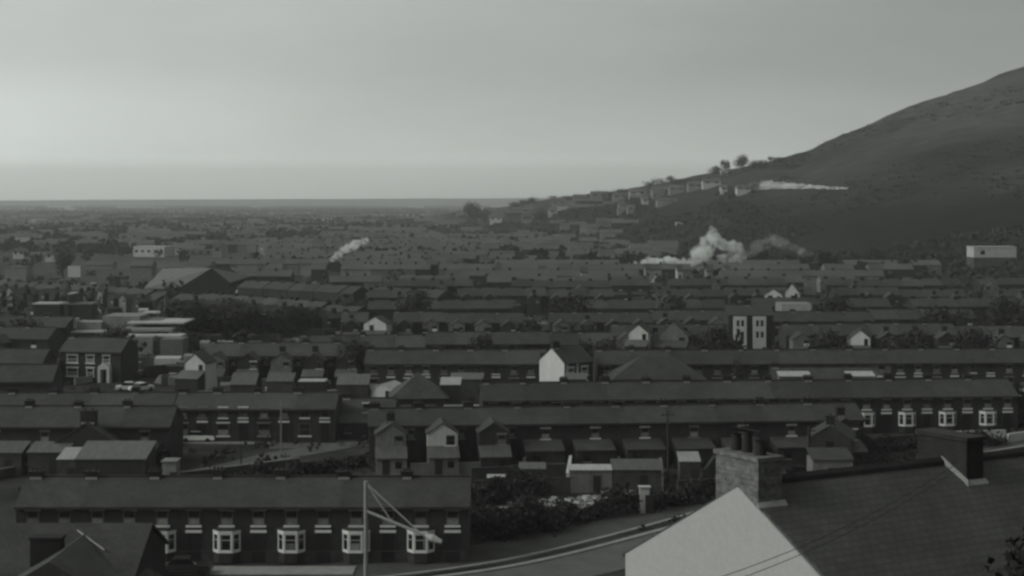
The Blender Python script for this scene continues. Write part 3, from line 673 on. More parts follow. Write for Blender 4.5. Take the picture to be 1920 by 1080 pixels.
# big shed with pale left roof slope and dark gable
t = thing('big_shed', 'big shed with pale roof slope and dark gable end, upper left', 'shed', (X(350, 500), 500, 0))
def bs(a_, D): return X(a_, D)-X(350, 500)
g0, g1, g2 = (bs(335, 500), Z(541, 500)), (bs(398, 500), Z(503, 500)), (bs(430, 500), Z(530, 500))
link('wall', MB().prism([(g0[0], -1), (g2[0], -1), g2, g1, g0], 0, 26, 'brick_dark').mesh('wall'), t)
rf = MB(); e = .2
f0, f1 = (bs(262, 500), 0), None
rf.poly([(bs(262, 500), 5, Z(541, 505)), (g0[0], -.3, g0[1]+.1), (g1[0], -.3, g1[1]+.15), (bs(306, 540), 40, Z(503, 540))], 'iron_sheet')
rf.poly([(g1[0], -.3, g1[1]+.15), (g2[0]+.3, -.3, g2[1]+.1), (g2[0], 40, g2[1]+.1), (bs(306, 540), 40, Z(503, 540))], 'iron_sheet')
rm_ = rf.mesh('roof'); link('roof', rm_, t).modifiers.new('s', 'SOLIDIFY').thickness = .15
link('side_wall', MB().box(bs(262, 500)+.5, g0[0], 5.2, 30, -1, Z(541, 505)-.2, 'brick').mesh('side_wall'), t)
MATS['iron_sheet']
box_building('mill', 'stepped white building with dark windows on the far left plain', 'building', 250, 312, 463, 850, 14, 'concrete_pale', wins=5, deg=-12, z=0)
box_building('white_house', 'white low house with taller right end beside the stepped building', 'house', 340, 398, 468, 850, 10, 'concrete', rise=2.5, wins=4, z=0)
box_building('tall_house', 'pale tall gabled house right of the stepped white building', 'house', 398, 416, 455, 840, 8, 'concrete', rise=2.5, wins=1, z=0)
p_ = hit(1866, 484); box_building('long_shed', 'long white shed with dark opening at the foot of the hill', 'shed', 1826, 1906, 464, p_[1]-18, 10, 'concrete_pale', wins=0, z=Z(482, p_[1]-18))
o = bpy.data.objects['long_shed']; link('plinth', MB().box(-.12, X(1906, o.location.y)-X(1826, o.location.y)+.12, -.12, 10.1, -12, -.15, 'garden_wall').mesh('plinth'), o); link('opening', MB().box(2.6, 4.3, -.05, 0, 1.0, 2.6, 'glass').mesh('opening'), o)
for i, (a_, b_, c_, d_, m_, nm_) in enumerate(((24, 45, 466, 820, 'concrete_pale', 'white rounded house at far left edge, highest of the pale houses'), (55, 85, 474, 780, 'concrete', 'pale wide house second from the far left edge'), (85, 110, 472, 780, 'concrete_pale', 'pale house with dark windows left of the white board'), (8, 50, 502, 600, 'concrete', 'pale low sheds at the left edge below the pale houses'), (160, 210, 491, 700, 'concrete', 'thin pale roof just right of white board'), (243, 284, 491, 560, 'render_grey', 'grey block behind the big shed'), (425, 438, 493, 640, 'concrete_pale', 'tiny white house right of the big shed'), (497, 514, 505, 600, 'concrete', 'small pale hut above the slanting roofs'))):
    box_building('pale_house', nm_, 'house', a_, b_, c_, d_, 8, m_, rise=1.5 if i != 3 else 0, wins=2 if i < 3 else 0, z=0, roofm='far_roof' if m_ != 'concrete_pale' else None)
for a_, b_, c_, m_, nm_ in ((62, 112, 571, 'concrete_pale', 'low bright roof in front of the pale rear walls, left one'), (120, 172, 571, 'concrete', 'low bright roof in front of the pale rear walls, right one'), (268, 300, 588, 'concrete_pale', 'small white roof behind the flat roofed block'), (129, 135, 552, 'concrete_pale', 'slim brick stack house above the low bright roofs')):
    box_building('low_building', nm_, 'building', a_, b_, c_, 372, 5, 'brick', roofm=m_, z=0)
for i, (u, D, wp) in enumerate(sorted(((112, 430, 9), (184, 425, 7), (590, 900, 14), (700, 1000, 22), (720, 1010, 16), (800, 640, 8), (838, 600, 9), (860, 598, 8), (795, 760, 14), (1210, 560, 10), (1270, 545, 10), (1325, 540, 12), (1360, 545, 10), (1090, 530, 12), (1010, 545, 14), (930, 560, 10)))):
    box_building('pale_house', f'{ordn(i)} from left of the small bright houses dotted across the far town', 'house', u, u+wp, HY+(CAMZ-7.6)/D*F, D, 6, 'concrete_pale' if i % 2 else 'concrete', rise=1.6, wins=1, z=0)
# houses along the hill shoulder
hs = [(1290, 1318, 343, 'render_grey'), (1318, 1352, 338, 'concrete'), (1352, 1364, 350, 'concrete'), (1255, 1283, 350, 'render_grey'), (1222, 1248, 353, 'render_grey'), (1180, 1212, 357, 'concrete'), (1150, 1176, 364, 'render_grey'), (1108, 1140, 362, 'render_grey'), (1075, 1100, 368, 'render_grey'), (1035, 1060, 376, 'render_grey'), (1028, 1044, 392, 'concrete'), (1382, 1408, 350, 'concrete'), (1408, 1424, 344, 'render_grey'), (978, 1000, 405, 'render_grey'), (918, 941, 406, 'concrete_pale'), (1160, 1172, 383, 'concrete'), (1176, 1190, 387, 'render_grey'), (1205, 1216, 372, 'concrete')]
dsc = ['pale', 'grey', 'small', 'long', 'plain', 'squat']
hs.sort()
for i, (a_, b_, c_, m_) in enumerate(hs):
    p = hit((a_+b_)/2, c_+13); D = p[1]
    box_building('hillside_house', f'{ordn(i, len(hs))} house from left of those along the hill shoulder', 'house', a_, b_, c_-3, D-6, 9, {'render_grey': 'concrete', 'concrete': 'concrete_pale'}.get(m_, 'render_white'), rise=2.6, wins=2 if b_-a_ > 20 else 1, z=p[2], roofm='far_roof')
    hz_ = bpy.data.objects; 
for o in bpy.data.objects:
    if o.name.startswith('hillside_house') and o.parent is None: o['group'] = 'houses along the hill shoulder'
# pale quarry strip on hill
def quarry():
    mb = MB(); P0 = []
    for k in range(40):
        u = 1408+(1585-1408)*k/39; top = 337+15*(k/39)**.8+3.2*mn.noise(Vector((k*.7, 0, 0)))+1.2*math.sin(k*1.3)*(1-k/39); bot = 357.5-1.5*math.sin(k/39*3)
        a0 = hit(u, bot); b0 = hit(u, top); 
        P0.append((mb.vert((a0[0], a0[1]-4, a0[2]+.4)), mb.vert((b0[0], a0[1]-4+(b0[1]-a0[1])*.4, Z(top, a0[1]-4+(b0[1]-a0[1])*.4)))))
    for n_, ((a0, b0), (c0, d0)) in enumerate(zip(P0, P0[1:])):
        mb.f.append([a0, c0, d0, b0]); mb.m.append(mb.mi('quarry_stone'))
    tag(link('quarry_face', mb.mesh('quarry_face')), 'pale quarry cut across the hill shoulder', None, kind='structure')
quarry()
for i, (a_, b_, y_, lb) in enumerate(((1098, 1160, 433, 'thin pale roof strip on the slope below the shoulder houses'), (1268, 1296, 417, 'short white roof alone on the upper slope'), (1030, 1055, 446, 'short white roof left of the thin pale roof strip'), (1028, 1056, 520, 'white flat roof above the middle terraces'), (1220, 1245, 474, 'small pale roof above the white smoke'), (1352, 1378, 320, 'small white house under the skyline trees'))):
    p = hit((a_+b_)/2, y_+4); box_building('low_building', lb, 'building', a_, b_, y_, p[1], 6, 'concrete_pale' if b_-a_ < 40 else 'concrete', z=p[2])
# ------------------------------------------------------------------ near white gable house, bottom right
NZ = 14.0; apex = 22.37-NZ; hwid = 5.28; ev = apex-2.76; k = 2.76/5.28
t = thing('gable_end_house', 'near house with big white gable wall, dark slate roof and two stacks', 'house', (6.0, 43.0, NZ), R(30))
link('wall', MB().prismx([(-hwid, -3), (-hwid, ev), (0, apex), (hwid, ev), (hwid, -3)], .03, 19, 'brick').mesh('wall'), t)
link('gable_wall', MB().prismx([(-hwid-.02, -3), (-hwid-.02, ev), (0, apex+.02), (hwid+.02, ev), (hwid+.02, -3)], -.03, .026, 'render_near').mesh('gable_wall'), t, label='large plain white rendered gable wall')
o_ = .3
rf = link('roof', MB().prismx([(-hwid-o_, ev-o_*k+.02), (-hwid-o_, ev-o_*k+.10), (0, apex+.10), (hwid+o_, ev-o_*k+.10), (hwid+o_, ev-o_*k+.02), (0, apex+.02)], .03, 19.1, 'slate_near').mesh('roof'), t)
rtb = MB()
for q in range(42):
    x = .95+q*.43
    rtb.prismx([(-.17, apex+.03), (-.13, apex+.14), (0, apex+.24), (.13, apex+.14), (.17, apex+.03)], x, x+.42, 'ridge_tile')
link('ridge', rtb.mesh('ridge'), rf)
def near_stack(x0, x1, w0, w1, top, m, pots, lb, side):
    c = link('chimney', MB().box(x0, x1, -w1, w0, apex-1.2, apex+top, m).mesh('chimney'), t, label=lb)
    link('cap', MB().box(x0-.05, x1+.05, -w1-.05, w0+.05, apex+top+.002, apex+top+.12, m).mesh('cap'), c)
    for y, h, r_ in pots:
        pm = MB().tube(((x0+x1)/2, y, apex+top+.122), ((x0+x1)/2, y, apex+top+.122+h), r_, 'pot', 12, r_*.82); pm.tube(((x0+x1)/2, y, apex+top+.122+h*.9), ((x0+x1)/2, y, apex+top+.122+h), r_*.98, 'pot', 12)
        link('chimney_pot', pm.mesh('chimney_pot'), c)
    # flashing: sloping part on the far-left face, level part in front
    f = MB(); zf = apex-k*w1+.12
    f.prismx([(-w1-.12, zf-.12*k-.02), (-w1-.12, zf-.12*k+.02), (-w1-.002, zf+.08), (-w1-.002, zf-.02)], x0-.06, x1+.1, 'lead')
    if side: f.prismx([(-w1-.1, zf-.1*k), (-.0, apex+.1), (-.0, apex+.26), (-w1-.1, zf-.1*k+.14)], x0-.05, x0-.004, 'lead')
    link('flashing', f.mesh('flashing'), c)
near_stack(-.028, .76, .95, .86, .78, 'stone_chimney', ((-.45, .38, .17), (.1, .55, .15), (.55, .42, .16)), 'rough stone chimney stack on the white gable', False)
near_stack(7.35, 8.0, 1.0, .95, .78, 'brick', (), 'broad dark brick chimney stack on the ridge', True)
# television aerial on the first stack
t2 = thing('television_aerial', 'dark television aerial standing above the near stone chimney', 'aerial', (6.0, 43.0, NZ), R(30))
link('mast', MB().tube((.4, .2, apex+.7), (.4, .2, apex+1.75), .018, 'paint_dark', 6).mesh('mast'), t2)
ar = MB(); ar.tube((.4, -.4, apex+1.5), (.4, .75, apex+1.5), .014, 'paint_dark', 5)
link('boom', ar.mesh('boom'), t2)
for q in range(4): link('rod', MB().tube((.0, -.35+q*.33, apex+1.5), (.8, -.35+q*.33, apex+1.5), .012, 'paint_dark', 5).mesh('rod'), t2)
wa, wb = Vector((X(1290, 30), 30, Z(1102, 30))), Vector((X(1790, 41), 41, Z(872, 41)))
for dz, lb in ((0, 'upper of two thin wires crossing in front of the white gable'), (-.16, 'lower of two thin wires crossing in front of the white gable')):
    wm_ = MB(); pr = None
    for q in range(17):
        f_ = q/16; p = wa.lerp(wb, f_)+Vector((0, 0, dz-.25*4*f_*(1-f_)))
        if pr is not None: wm_.tube(pr, p, .008, 'pot', 5)
        pr = p
    tag(link('overhead_wire', wm_.mesh('overhead_wire')), lb, 'wire', 'overhead wires')
# ------------------------------------------------------------------ street lamp with stays
D0 = 80.0; lz = ground(0, 80); lx = X(686, D0)
t = thing('street_lamp', 'tall pale lamp mast with sloping bracket arm and two stays', 'street lamp', (lx, D0, lz))
topz = Z(902, D0)-lz; az = Z(958, D0)-lz; ex, ey, ez = X(803, 78.7)-lx, -1.3, Z(1006, 78.7)-lz
link('pole', MB().tube((0, 0, -1), (0, 0, topz), .125, 'steel_pale', 10, .10).mesh('pole'), t)
link('arm', MB().tube((0, 0, az), (ex, ey, ez), .075, 'steel_pale', 8).mesh('arm'), t)
for f_ in (.42, .88): link('stay', MB().tube((0, 0, topz-.08), (ex*f_, ey*f_, az+(ez-az)*f_), .042, 'steel_pale', 6).mesh('stay'), t)
hd = MB(); P_ = Vector((ex, ey, ez)); dr = Vector((ex, ey, ez-az)).normalized()
hd.tube(P_-dr*.15, P_+dr*.25, .09, 'lamp_glass', 10, .2); hd.tube(P_+dr*.25, P_+dr*.75, .2, 'lamp_glass', 10, .1)
link('lamp_head', hd.mesh('lamp_head'), t)
def pole(px, ytop, ybase, r_, m, lb, name='telegraph_pole', cross=False, D=None):
    D = D or Dg(ybase); t = thing(name, lb, 'pole', (X(px, D), D, 0)); h = Z(ytop, D)
    link('post', MB().tube((0, 0, -.3), (0, 0, h), r_, m, 7, r_*.8).mesh('post'), t)
    if cross: link('crossbar', MB().box(-.7, .7, -.05, .05, h-.5, h-.38, m).mesh('crossbar'), t)
pole(527, 752, 852, .11, 'paint_grey', 'slim grey pole in front of the short brick terrace', cross=True)
pole(452, 832, 882, .09, 'wood_dark', 'short dark post beside the pale lane', name='post')
pole(1517, 800, 897, .22, 'wood_dark', 'thick dark telegraph pole left of pale outbuilding', cross=True)
pole(270, 852, 888, .1, 'paint_grey', 'short pale post beside the wide brown shed', name='post')
pole(1252, 770, 905, .13, 'wood_dark', 'dark telegraph pole among the back gardens', cross=True)
pole(309, 545, 628, .12, 'concrete', 'pale thin chimney pole over the flat roofed block', name='flue', D=340)
# ------------------------------------------------------------------ sheds, walls, rubble, gardens
SN = [0]
def shed(px0, px1, yt, yb, D, m='iron_sheet', dep=3.0, wall='garden_wall', lb=None, deg=0):
    """mono-pitch shed: roof shows from row yt (back edge) to yb (front edge)"""
    x0, x1 = X(px0, D), X(px1, D); zf = Z(yb, D); zb = Z(yt, D+dep)
    t = thing('shed', lb, 'shed', (x0, D, 0), R(deg), 'sheds and outbuildings'); wd = x1-x0
    link('wall', MB().prismx([(0, -.4), (0, zf-.02), (dep, zb-.02), (dep, -.4)], 0, wd, wall).mesh('wall'), t)
    link('roof', MB().prismx([(-.15, zf), (-.15, zf+.09), (dep+.1, zb+.09), (dep+.1, zb)], -.12, wd+.12, m).mesh('roof'), t)
    link('door', MB().box(wd*.55, wd*.55+.8, -.03, 0, 0, min(1.8, zf-.1), 'paint_dark').mesh('door'), t)
shed(52, 125, 829, 849, 176, 'iron_sheet', lb='grey roofed shed left of the sloping pale roof')
shed(108, 142, 840, 862, 171, 'iron_pale', lb='small bright roofed shed between two dull sheds', dep=3.5)
shed(142, 272, 828, 862, 169, 'iron_sheet', dep=5, wall='brick', lb='wide brown roofed shed beside the pale post')
shed(-30, 40, 828, 850, 176, 'iron_sheet', lb='shed with white door post at the left edge')
shed(304, 330, 860, 866, 168, 'concrete', wall='concrete', lb='small square pale hut where the lane begins', dep=2)
shed(915, 945, 891, 897, 163, 'iron_pale', wall='wood_dark', lb='low shed with bright white roof right of terrace end', dep=1.6)
shed(1068, 1148, 872, 882, 166, 'iron_pale', wall='render_grey', lb='pale walled shed with white corner post in the gardens', dep=2)
shed(1150, 1240, 862, 882, 166, 'iron_sheet', lb='grey roofed shed right of the pale walled shed')
shed(1275, 1312, 848, 866, 170, 'iron_pale', wall='garden_wall', lb='small pale roofed shed beside the garden telegraph pole', dep=2.5)
shed(975, 1022, 868, 880, 168, 'iron_sheet', lb='low dull shed left of the white corner post')
shed(1200, 1218, 912, 914, 155, 'concrete_pale', wall='concrete_pale', lb='tiny white box hut on the rubble ground', dep=1.0)
shed(560, 608, 711, 716, 226, 'iron_pale', wall='wood_dark', lb='white canopy shed behind the short brick terrace', dep=3)
shed(500, 548, 700, 716, 228, 'iron_sheet', lb='dull shed left of the white canopy shed')
shed(432, 478, 700, 722, 229, 'iron_sheet', lb='dull shed second left of the white canopy shed')
shed(632, 690, 702, 722, 226, 'iron_sheet', lb='dull shed right of the white canopy shed')
shed(826, 862, 708, 722, 224, 'iron_pale', wall='brick', lb='pale sloping roof just above the dark bus', dep=5)
shed(845, 905, 700, 712, 232, 'iron_sheet', lb='grey lean roof above the dark bus', dep=5)
shed(1060, 1100, 700, 712, 232, 'iron_sheet', lb='grey shed right of the white gable foot')
shed(1462, 1520, 697, 706, 228, 'iron_pale', wall='brick_light', lb='thin pale roofed shed left of the bungalow', dep=2)
shed(1590, 1640, 697, 706, 228, 'iron_pale', wall='render_grey', lb='thin pale roofed shed right of the bungalow', dep=2)
shed(1560, 1595, 838, 848, 178, 'iron_sheet', lb='dull shed behind the brick wing', dep=3)
def gwall(a_, b_, h=1.4, th=.25, m='garden_wall', lb='', cope=None):
    A = Vector(G(*a_)[:2]); B = Vector(G(*b_)[:2]); v = B-A
    t = thing('garden_wall', lb, 'wall', (A.x, A.y, 0), math.atan2(v.y, v.x), 'garden walls')
    link('wall_face', MB().box(0, v.length, -th/2, th/2, -.3, h, m).mesh('wall_face'), t)
    link('coping', MB().box(-.03, v.length+.03, -th/2-.04, th/2+.04, h+.002, h+.08, cope or m).mesh('coping'), t)
gwall((310, 1055), (872, 1055), .95, lb='low dark front wall along the bay windowed terrace')
gwall((884, 905), (960, 902), 1.5, lb='dark yard wall beside the bright white shed roof')
for i, (x0, y0, x1, y1, m_, c_) in enumerate(((960, 900, 1062, 896, 'garden_wall', None), (1066, 905, 1242, 902, 'garden_wall', None), (1064, 915, 1070, 880, 'render_white', None), (1162, 912, 1160, 882, 'garden_wall', None), (975, 915, 985, 882, 'garden_wall', None), (1242, 925, 1238, 885, 'render_grey', None), (1270, 930, 1350, 925, 'garden_wall', None), (1020, 925, 1200, 921, 'garden_wall', None), (890, 930, 1015, 926, 'garden_wall', None), (1320, 910, 1340, 880, 'garden_wall', None))):
    gwall((x0, y0), (x1, y1), 1.5, m=m_, lb=f'{ordn(i)} of the yard walls right of the bay windowed terrace')
gwall((1740, 826), (1885, 822), 1.0, m='render_white', lb='white front garden wall at right end of the long slate row')
gwall((1640, 840), (1740, 832), 1.2, m='garden_wall', lb='dark front wall left of the white front garden wall')
gwall((1890, 830), (1990, 815), 1.0, m='render_white', lb='white wall fragment at the right edge above the road')
gwall((770, 893), (905, 890), 1.3, m='render_grey', lb='pale yard wall below the white gabled rear wing')
gwall((300, 905), (560, 873), .8, m='garden_wall', cope='concrete', lb='wall with pale coping below the lane')
gwall((-40, 905), (140, 872), 1.0, m='garden_wall', cope='concrete', lb='slanting pale topped wall at left edge')
gwall((140, 722), (195, 712), 1.0, m='concrete', lb='thin pale wall below the double fronted house')
gwall((240, 712), (300, 698), 1.0, m='concrete', lb='pale slanting wall below the column block')
gwall((1150, 650), (1172, 625), 1.0, m='render_white', lb='whitewashed yard wall beside the small white gable')
# rubble pile (allotment stones)
mb = MB(); rr = random.Random(3)
for q in range(420):
    u = rr.uniform(925, 1195); v_ = 962-(u-925)*.095+rr.gauss(0, 6)
    x, y, _ = G(u, v_); s_ = rr.uniform(.12, .42); M_ = Matrix.Translation((x, y, s_*.3)) @ Matrix.Rotation(rr.uniform(0, 6), 4, 'Z') @ Matrix.Rotation(rr.uniform(-.5, .5), 4, 'X')
    mb.M = M_; mb.box(-s_, s_, -s_*.7, s_*.7, -s_*.5, s_*.5, 'rubble_stone' if rr.random() < .75 else 'concrete_pale')
tag(link('rubble', mb.mesh('rubble')), 'scattered pale rubble behind the dark hedge', None, kind='stuff')
# ------------------------------------------------------------------ vehicles
def car(lb, px, yb, m, rz=0, L_=4.3, D=None, grp='parked cars'):
    D = D or Dg(yb); t = thing('parked_car', lb, 'car', (X(px, D), D, ground(0, D)), R(rz), grp); h = L_/2
    def body():
        a_ = MB(); a_.prism([(-h, .35), (h, .35), (h, .72), (h*.93, .86), (h*.45, .9), (-h*.55, .9), (-h*.95, .85), (-h, .7)], -.78, .78, m); return a_.mesh('body')
    def cabin():
        a_ = MB(); a_.prism([(h*.47, .9), (h*.22, 1.36), (-h*.35, 1.38), (-h*.6, .9)], -.66, .66, 'glass'); a_.prism([(h*.24, 1.362), (h*.2, 1.42), (-h*.33, 1.44), (-h*.37, 1.382)], -.67, .67, m)
        return a_.mesh('cabin')
    link('body', body(), t); link('cabin', cabin(), t)
    for x in (-h*.62, h*.62):
        for y in (-.74, .74): link('wheel', MB().tube((x, y-.09, .31), (x, y+.09, .31), .31, 'tyre', 14).mesh('wheel'), t)
    for x in (-h-.05, h-.03): link('bumper', MB().box(x, x+.08, -.78, .78, .4, .52, 'lead').mesh('bumper'), t)
car('white saloon car parked in front of the short brick terrace', 371, 829, 'car_white')
car('white car left of two on the far left lane', 243, 733, 'car_white', 10)
car('white car right of two on the far left lane', 265, 734, 'car_white', 60)
car('dark car parked at the kerb below the bay windowed terrace', 345, 1078, 'car_dark', 3)
for i, (px, yb, m) in enumerate(((325, 716, 'car_grey'), (348, 714, 'car_white'), (395, 708, 'car_white'))): car(f'{ordn(i)} car from left in the yard below small white gabled building', px, yb, m, rnd.uniform(-20, 20))
for i, px in enumerate((1496, 1514, 1537, 1668, 1692, 1706, 1722)): car(f'{ordn(i)} tiny pale car from left on the road at the hill foot', px, 519, 'car_white', rnd.uniform(-15, 15), grp='cars at the hill foot')
# bus
t = thing('bus', 'long dark bus with small bright lights beside the hipped roof house', 'bus', (X(831, 214), 214, 0), R(3), None)
link('body', MB().box(0, 5.4, 0, 2.3, .4, 2.5, 'car_dark').box(.1, 5.3, .1, 2.2, 2.502, 2.7, 'car_grey').mesh('body'), t)
for q in range(5): link('window', MB().box(.3+q, 1.1+q, -.02, 0, 1.5, 2.2, 'glass').mesh('window'), t)
for x in (1, 4.4): link('wheel', MB().tube((x, -.05, .42), (x, .2, .42), .42, 'tyre', 14).mesh('wheel'), t)
for x in (1.6, 3.6, 5.0): link('lamp_panel', MB().box(x, x+.25, -.04, 0, .7, .95, 'car_white').mesh('lamp_panel'), t)
# ------------------------------------------------------------------ trees
def crown_mesh(seed, n, leaf, lobes=7, m='foliage', flat=1.0):
    def f():
        rr = random.Random(seed); mb = MB(); mi = mb.mi(m)
        L_ = [(Vector((rr.gauss(0, .33), rr.gauss(0, .33), rr.uniform(-.25, .5)*flat)), rr.uniform(.38, .62)) for _ in range(lobes)]+[(Vector((0, 0, .0)), .8)]
        for q in range(n):
            c_, r_ = rr.choice(L_); d = Vector((rr.gauss(0, 1), rr.gauss(0, 1), rr.gauss(0, 1))).normalized(); p = c_+d*r_*(rr.random()**.45)*rr.uniform(.9, 1.08)
            u_ = Vector((rr.gauss(0, 1), rr.gauss(0, 1), rr.gauss(0, .8))).normalized(); v_ = u_.cross(d+Vector((.01, .02, .3)))
            if v_.length < 1e-3: continue
            v_.normalize(); s_ = leaf*rr.uniform(.6, 1.4)
            mb.f.append([mb.vert(p+u_*s_), mb.vert(p+v_*s_*.7), mb.vert(p-u_*s_), mb.vert(p-v_*s_*.7)]); mb.m.append(mi)
        return mb.mesh('crown')
    return cached(('crown', seed, n, leaf, lobes, m, flat), f)
def trunk_mesh():
    def f():
        mb = MB(); mb.tube((0, 0, -.3), (0, 0, .55), .05, 'bark', 7, .03)
        for q in range(5): a_ = q*1.3; mb.tube((0, 0, .28+q*.05), (math.cos(a_)*.3, math.sin(a_)*.3, .62+q*.04), .022, 'bark', 5, .008)
        return mb.mesh('trunk')
    return cached('trunk', f)
def tree(p, h, wd, lb, seed=0, n=900, leaf=.06, group='trees', name='tree', m='foliage', flat=1.0):
    t = thing(name, lb, 'tree', p, rnd.uniform(0, 6), group)
    tr = link('trunk', trunk_mesh(), t); tr.scale = (h, h, h)
    c_ = link('crown', crown_mesh(seed, n, leaf, m=m, flat=flat), t, (0, 0, h*.52)); c_.scale = (wd/1.5, wd/1.5, h*.66)
    return t
def tree_px(px, yt, yb, wpx, lb, seed=0, n=900, leaf=.06, D=None, group='trees', m='foliage', base=None, **k):
    if D is None: p = hit(px, yb); 
    else: p = (X(px, D), D, terr(X(px, D), D))
    D = p[1]; h = Z(yt, D)-p[2]; return tree(p, h/1.08, wpx/F*D, lb, seed, n, leaf, group, m=m, **k)
g = 'trees in the town'
for i, (px, yt, yb, wd, lb) in enumerate(((375, 574, 640, 78, 'large dark round tree, leftmost of the clump beside the flat roofed block'), (425, 580, 640, 70, 'broad dark tree in middle of the clump beside the flat roofed block'), (462, 592, 640, 50, 'lower dark tree at right end of the large clump'), (505, 598, 640, 52, 'dark bushy tree left of the thin pale path'), (553, 585, 632, 50, 'dark round tree above the thin pale path'), (625, 590, 624, 48, 'dark low tree left of the small white gabled wing'), (660, 585, 620, 40, 'dark tree touching the small white gabled wing'), (690, 568, 604, 44, 'dark tree behind the small white gabled wing'))):
    tree_px(px, yt-10, yb, wd*1.45, lb, i, 9000, .055, group=g)
tree_px(1383, 668, 735, 30, 'small dark pointed tree beside the white bays', 3, 900, .05, D=235, group=g)
for i, (px, yt, yb, wd, lb) in enumerate(((882, 376, 418, 38, 'tall dark tree alone at the left end of the ridge'), (908, 392, 418, 26, 'shorter dark tree right of the tall lone ridge tree'), (1360, 297, 322, 20, 'small dark skyline tree left of the round one'), (1393, 289, 318, 32, 'large round dark skyline tree at foot of the bare slope'), (1338, 310, 330, 26, 'low spreading skyline tree left of the two round ones'), (1015, 392, 418, 30, 'dark tree among the shoulder houses'), (968, 377, 392, 34, 'low dark tree on the left part of the ridge'), (1078, 388, 410, 36, 'dark tree below the shoulder houses'), (1445, 293, 302, 12, 'tiny dark bush on the skyline right of the round tree'), (128, 462, 500, 26, 'dark pointed tree behind the white board'), (118, 476, 522, 30, 'dark broad tree left of the white board'))):
    tree_px(px, yt, yb, wd, lb, i+10, 1300, .055, group='trees along the ridge' if i < 9 else g, m='foliage')
for i, (px, D, h_, w_) in enumerate(sorted(((668, 262, 7.5, 6), (905, 268, 7.6, 5), (985, 300, 8, 6), (1130, 262, 7.8, 5), (1340, 272, 8, 6), (1545, 276, 7.5, 7), (1700, 272, 8, 5), (1830, 276, 8.2, 7), (770, 366, 8.5, 7), (1060, 366, 8.2, 8), (1265, 368, 8.6, 7), (1560, 368, 8.4, 8), (1770, 330, 8.5, 8), (1890, 330, 9, 8)))+[(50, 300, 7.5, 8), (215, 296, 7, 6)]):
    tree((X(px, D), D, 0), h_, w_, f'{ordn(i)} from left of the dark trees poking above the middle terraces' if i < 14 else ('dark tree at the far left behind the low roofs' if i == 14 else 'dark tree behind the double fronted house'), 50+i % 6, 2200, .06, 'trees between the middle terraces')
k_ = 0
xs_ = [985, 1000, 1040, 1058, 1092, 1125, 1143, 1168, 1196, 1218, 1240, 1258, 1270, 1285, 1300, 1316, 1412, 1425, 1460, 1480]
for i, u in enumerate(xs_):
    D = interp(DR, u)*rnd.uniform(.93, .99); s_ = interp(SKY, u)
    z0 = terr(X(u, D), D)
    tree((X(u, D), D, z0), rnd.uniform(4, 8.5), rnd.uniform(8, 16), f'{ordn(i, len(xs_))} from left of the small ridge trees', 30+i % 5, 500, .07, 'small trees along the ridge', m='foliage_far')
# hedge
def leafline(name, pts, wid, h, n, leaf, lb, kind=None, cat='hedge', seed=1, m='foliage', dens=None):
    rr = random.Random(seed); mb = MB(); mi = mb.mi(m)
    for q in range(n):
        i = rr.randrange(len(pts)-1); t_ = rr.random(); a_, b_ = pts[i], pts[i+1]
        x = a_[0]+(b_[0]-a_[0])*t_+rr.gauss(0, wid*.4); y = a_[1]+(b_[1]-a_[1])*t_+rr.gauss(0, wid*.4)
        hh = h*(.55+.9*(mn.noise(Vector((x*.35, y*.35, seed)))+.3)); z = terr(x, y)+max(.1, hh)*rr.random()**.6
        u_ = Vector((rr.gauss(0, 1), rr.gauss(0, 1), rr.gauss(0, .7))).normalized(); v_ = u_.cross(Vector((rr.gauss(0, 1), rr.gauss(0, 1), rr.gauss(0, 1)))).normalized(); s_ = leaf*rr.uniform(.5, 1.4); p = Vector((x, y, z))
        mb.f.append([mb.vert(p+u_*s_), mb.vert(p+v_*s_*.7), mb.vert(p-u_*s_), mb.vert(p-v_*s_*.7)]); mb.m.append(mi)
    return tag(link(name, mb.mesh(name)), lb, cat if not kind else None, kind=kind)
leafline('hedge', [G(*p)[:2] for p in ((890, 1012), (960, 1003), (1040, 990))], 2.4, 2.6, 9000, .17, 'thick dark bushes right of the bay windowed terrace')
leafline('hedge', [G(*p)[:2] for p in ((1040, 985), (1130, 968), (1240, 950), (1345, 938))], 1.8, 1.9, 8000, .16, 'dark hedge along the verge behind the white gable', seed=2)
leafline('hedge', [G(*p)[:2] for p in ((890, 950), (930, 945), (1000, 928))], 2.0, 2.2, 5000, .17, 'dark overgrown bushes behind the terrace end gable', seed=3)
leafline('hedge', [G(*p)[:2] for p in ((440, 903), (540, 894), (620, 884), (690, 868), (715, 880))], 1.2, 1.5, 8000, .17, 'dark bank of bushes below the lane', seed=4)
leafline('hedge', [G(*p)[:2] for p in ((1620, 850), (1700, 845), (1790, 840), (1880, 833))], 1.5, 1.8, 6000, .17, 'dark garden bushes before the long slate row', seed=5)
leafline('hedge', [G(*p)[:2] for p in ((150, 905), (230, 890), (300, 880))], 1.5, 2.0, 4000, .17, 'dark bushes behind the wide brown shed', seed=6)
leafline('hedge', [G(*p)[:2] for p in ((1860, 790), (1930, 800))], 3, 5.5, 5000, .2, 'dark tall bushes at the right end of the long slate row', seed=7)
leafline('hedge', [G(*p)[:2] for p in ((1480, 890), (1540, 880), (1720, 868))], 1.2, 1.2, 4000, .15, 'low flowery garden bushes by the telegraph pole', seed=8, m='foliage_far')
leafline('hedge', [(X(a_, 215), 215) for a_ in (90, 160, 300, 420, 620)], 2.0, 2.0, 9000, .2, 'dark garden bushes behind the left slate rows', seed=9)
tree((X(1905, 33), 33, ground(0, 33)), Z(1034, 33)-ground(0, 33), 3.0, 'dark tree top poking above the near slate roof at the corner', 79, 12000, .045, None) if True else None
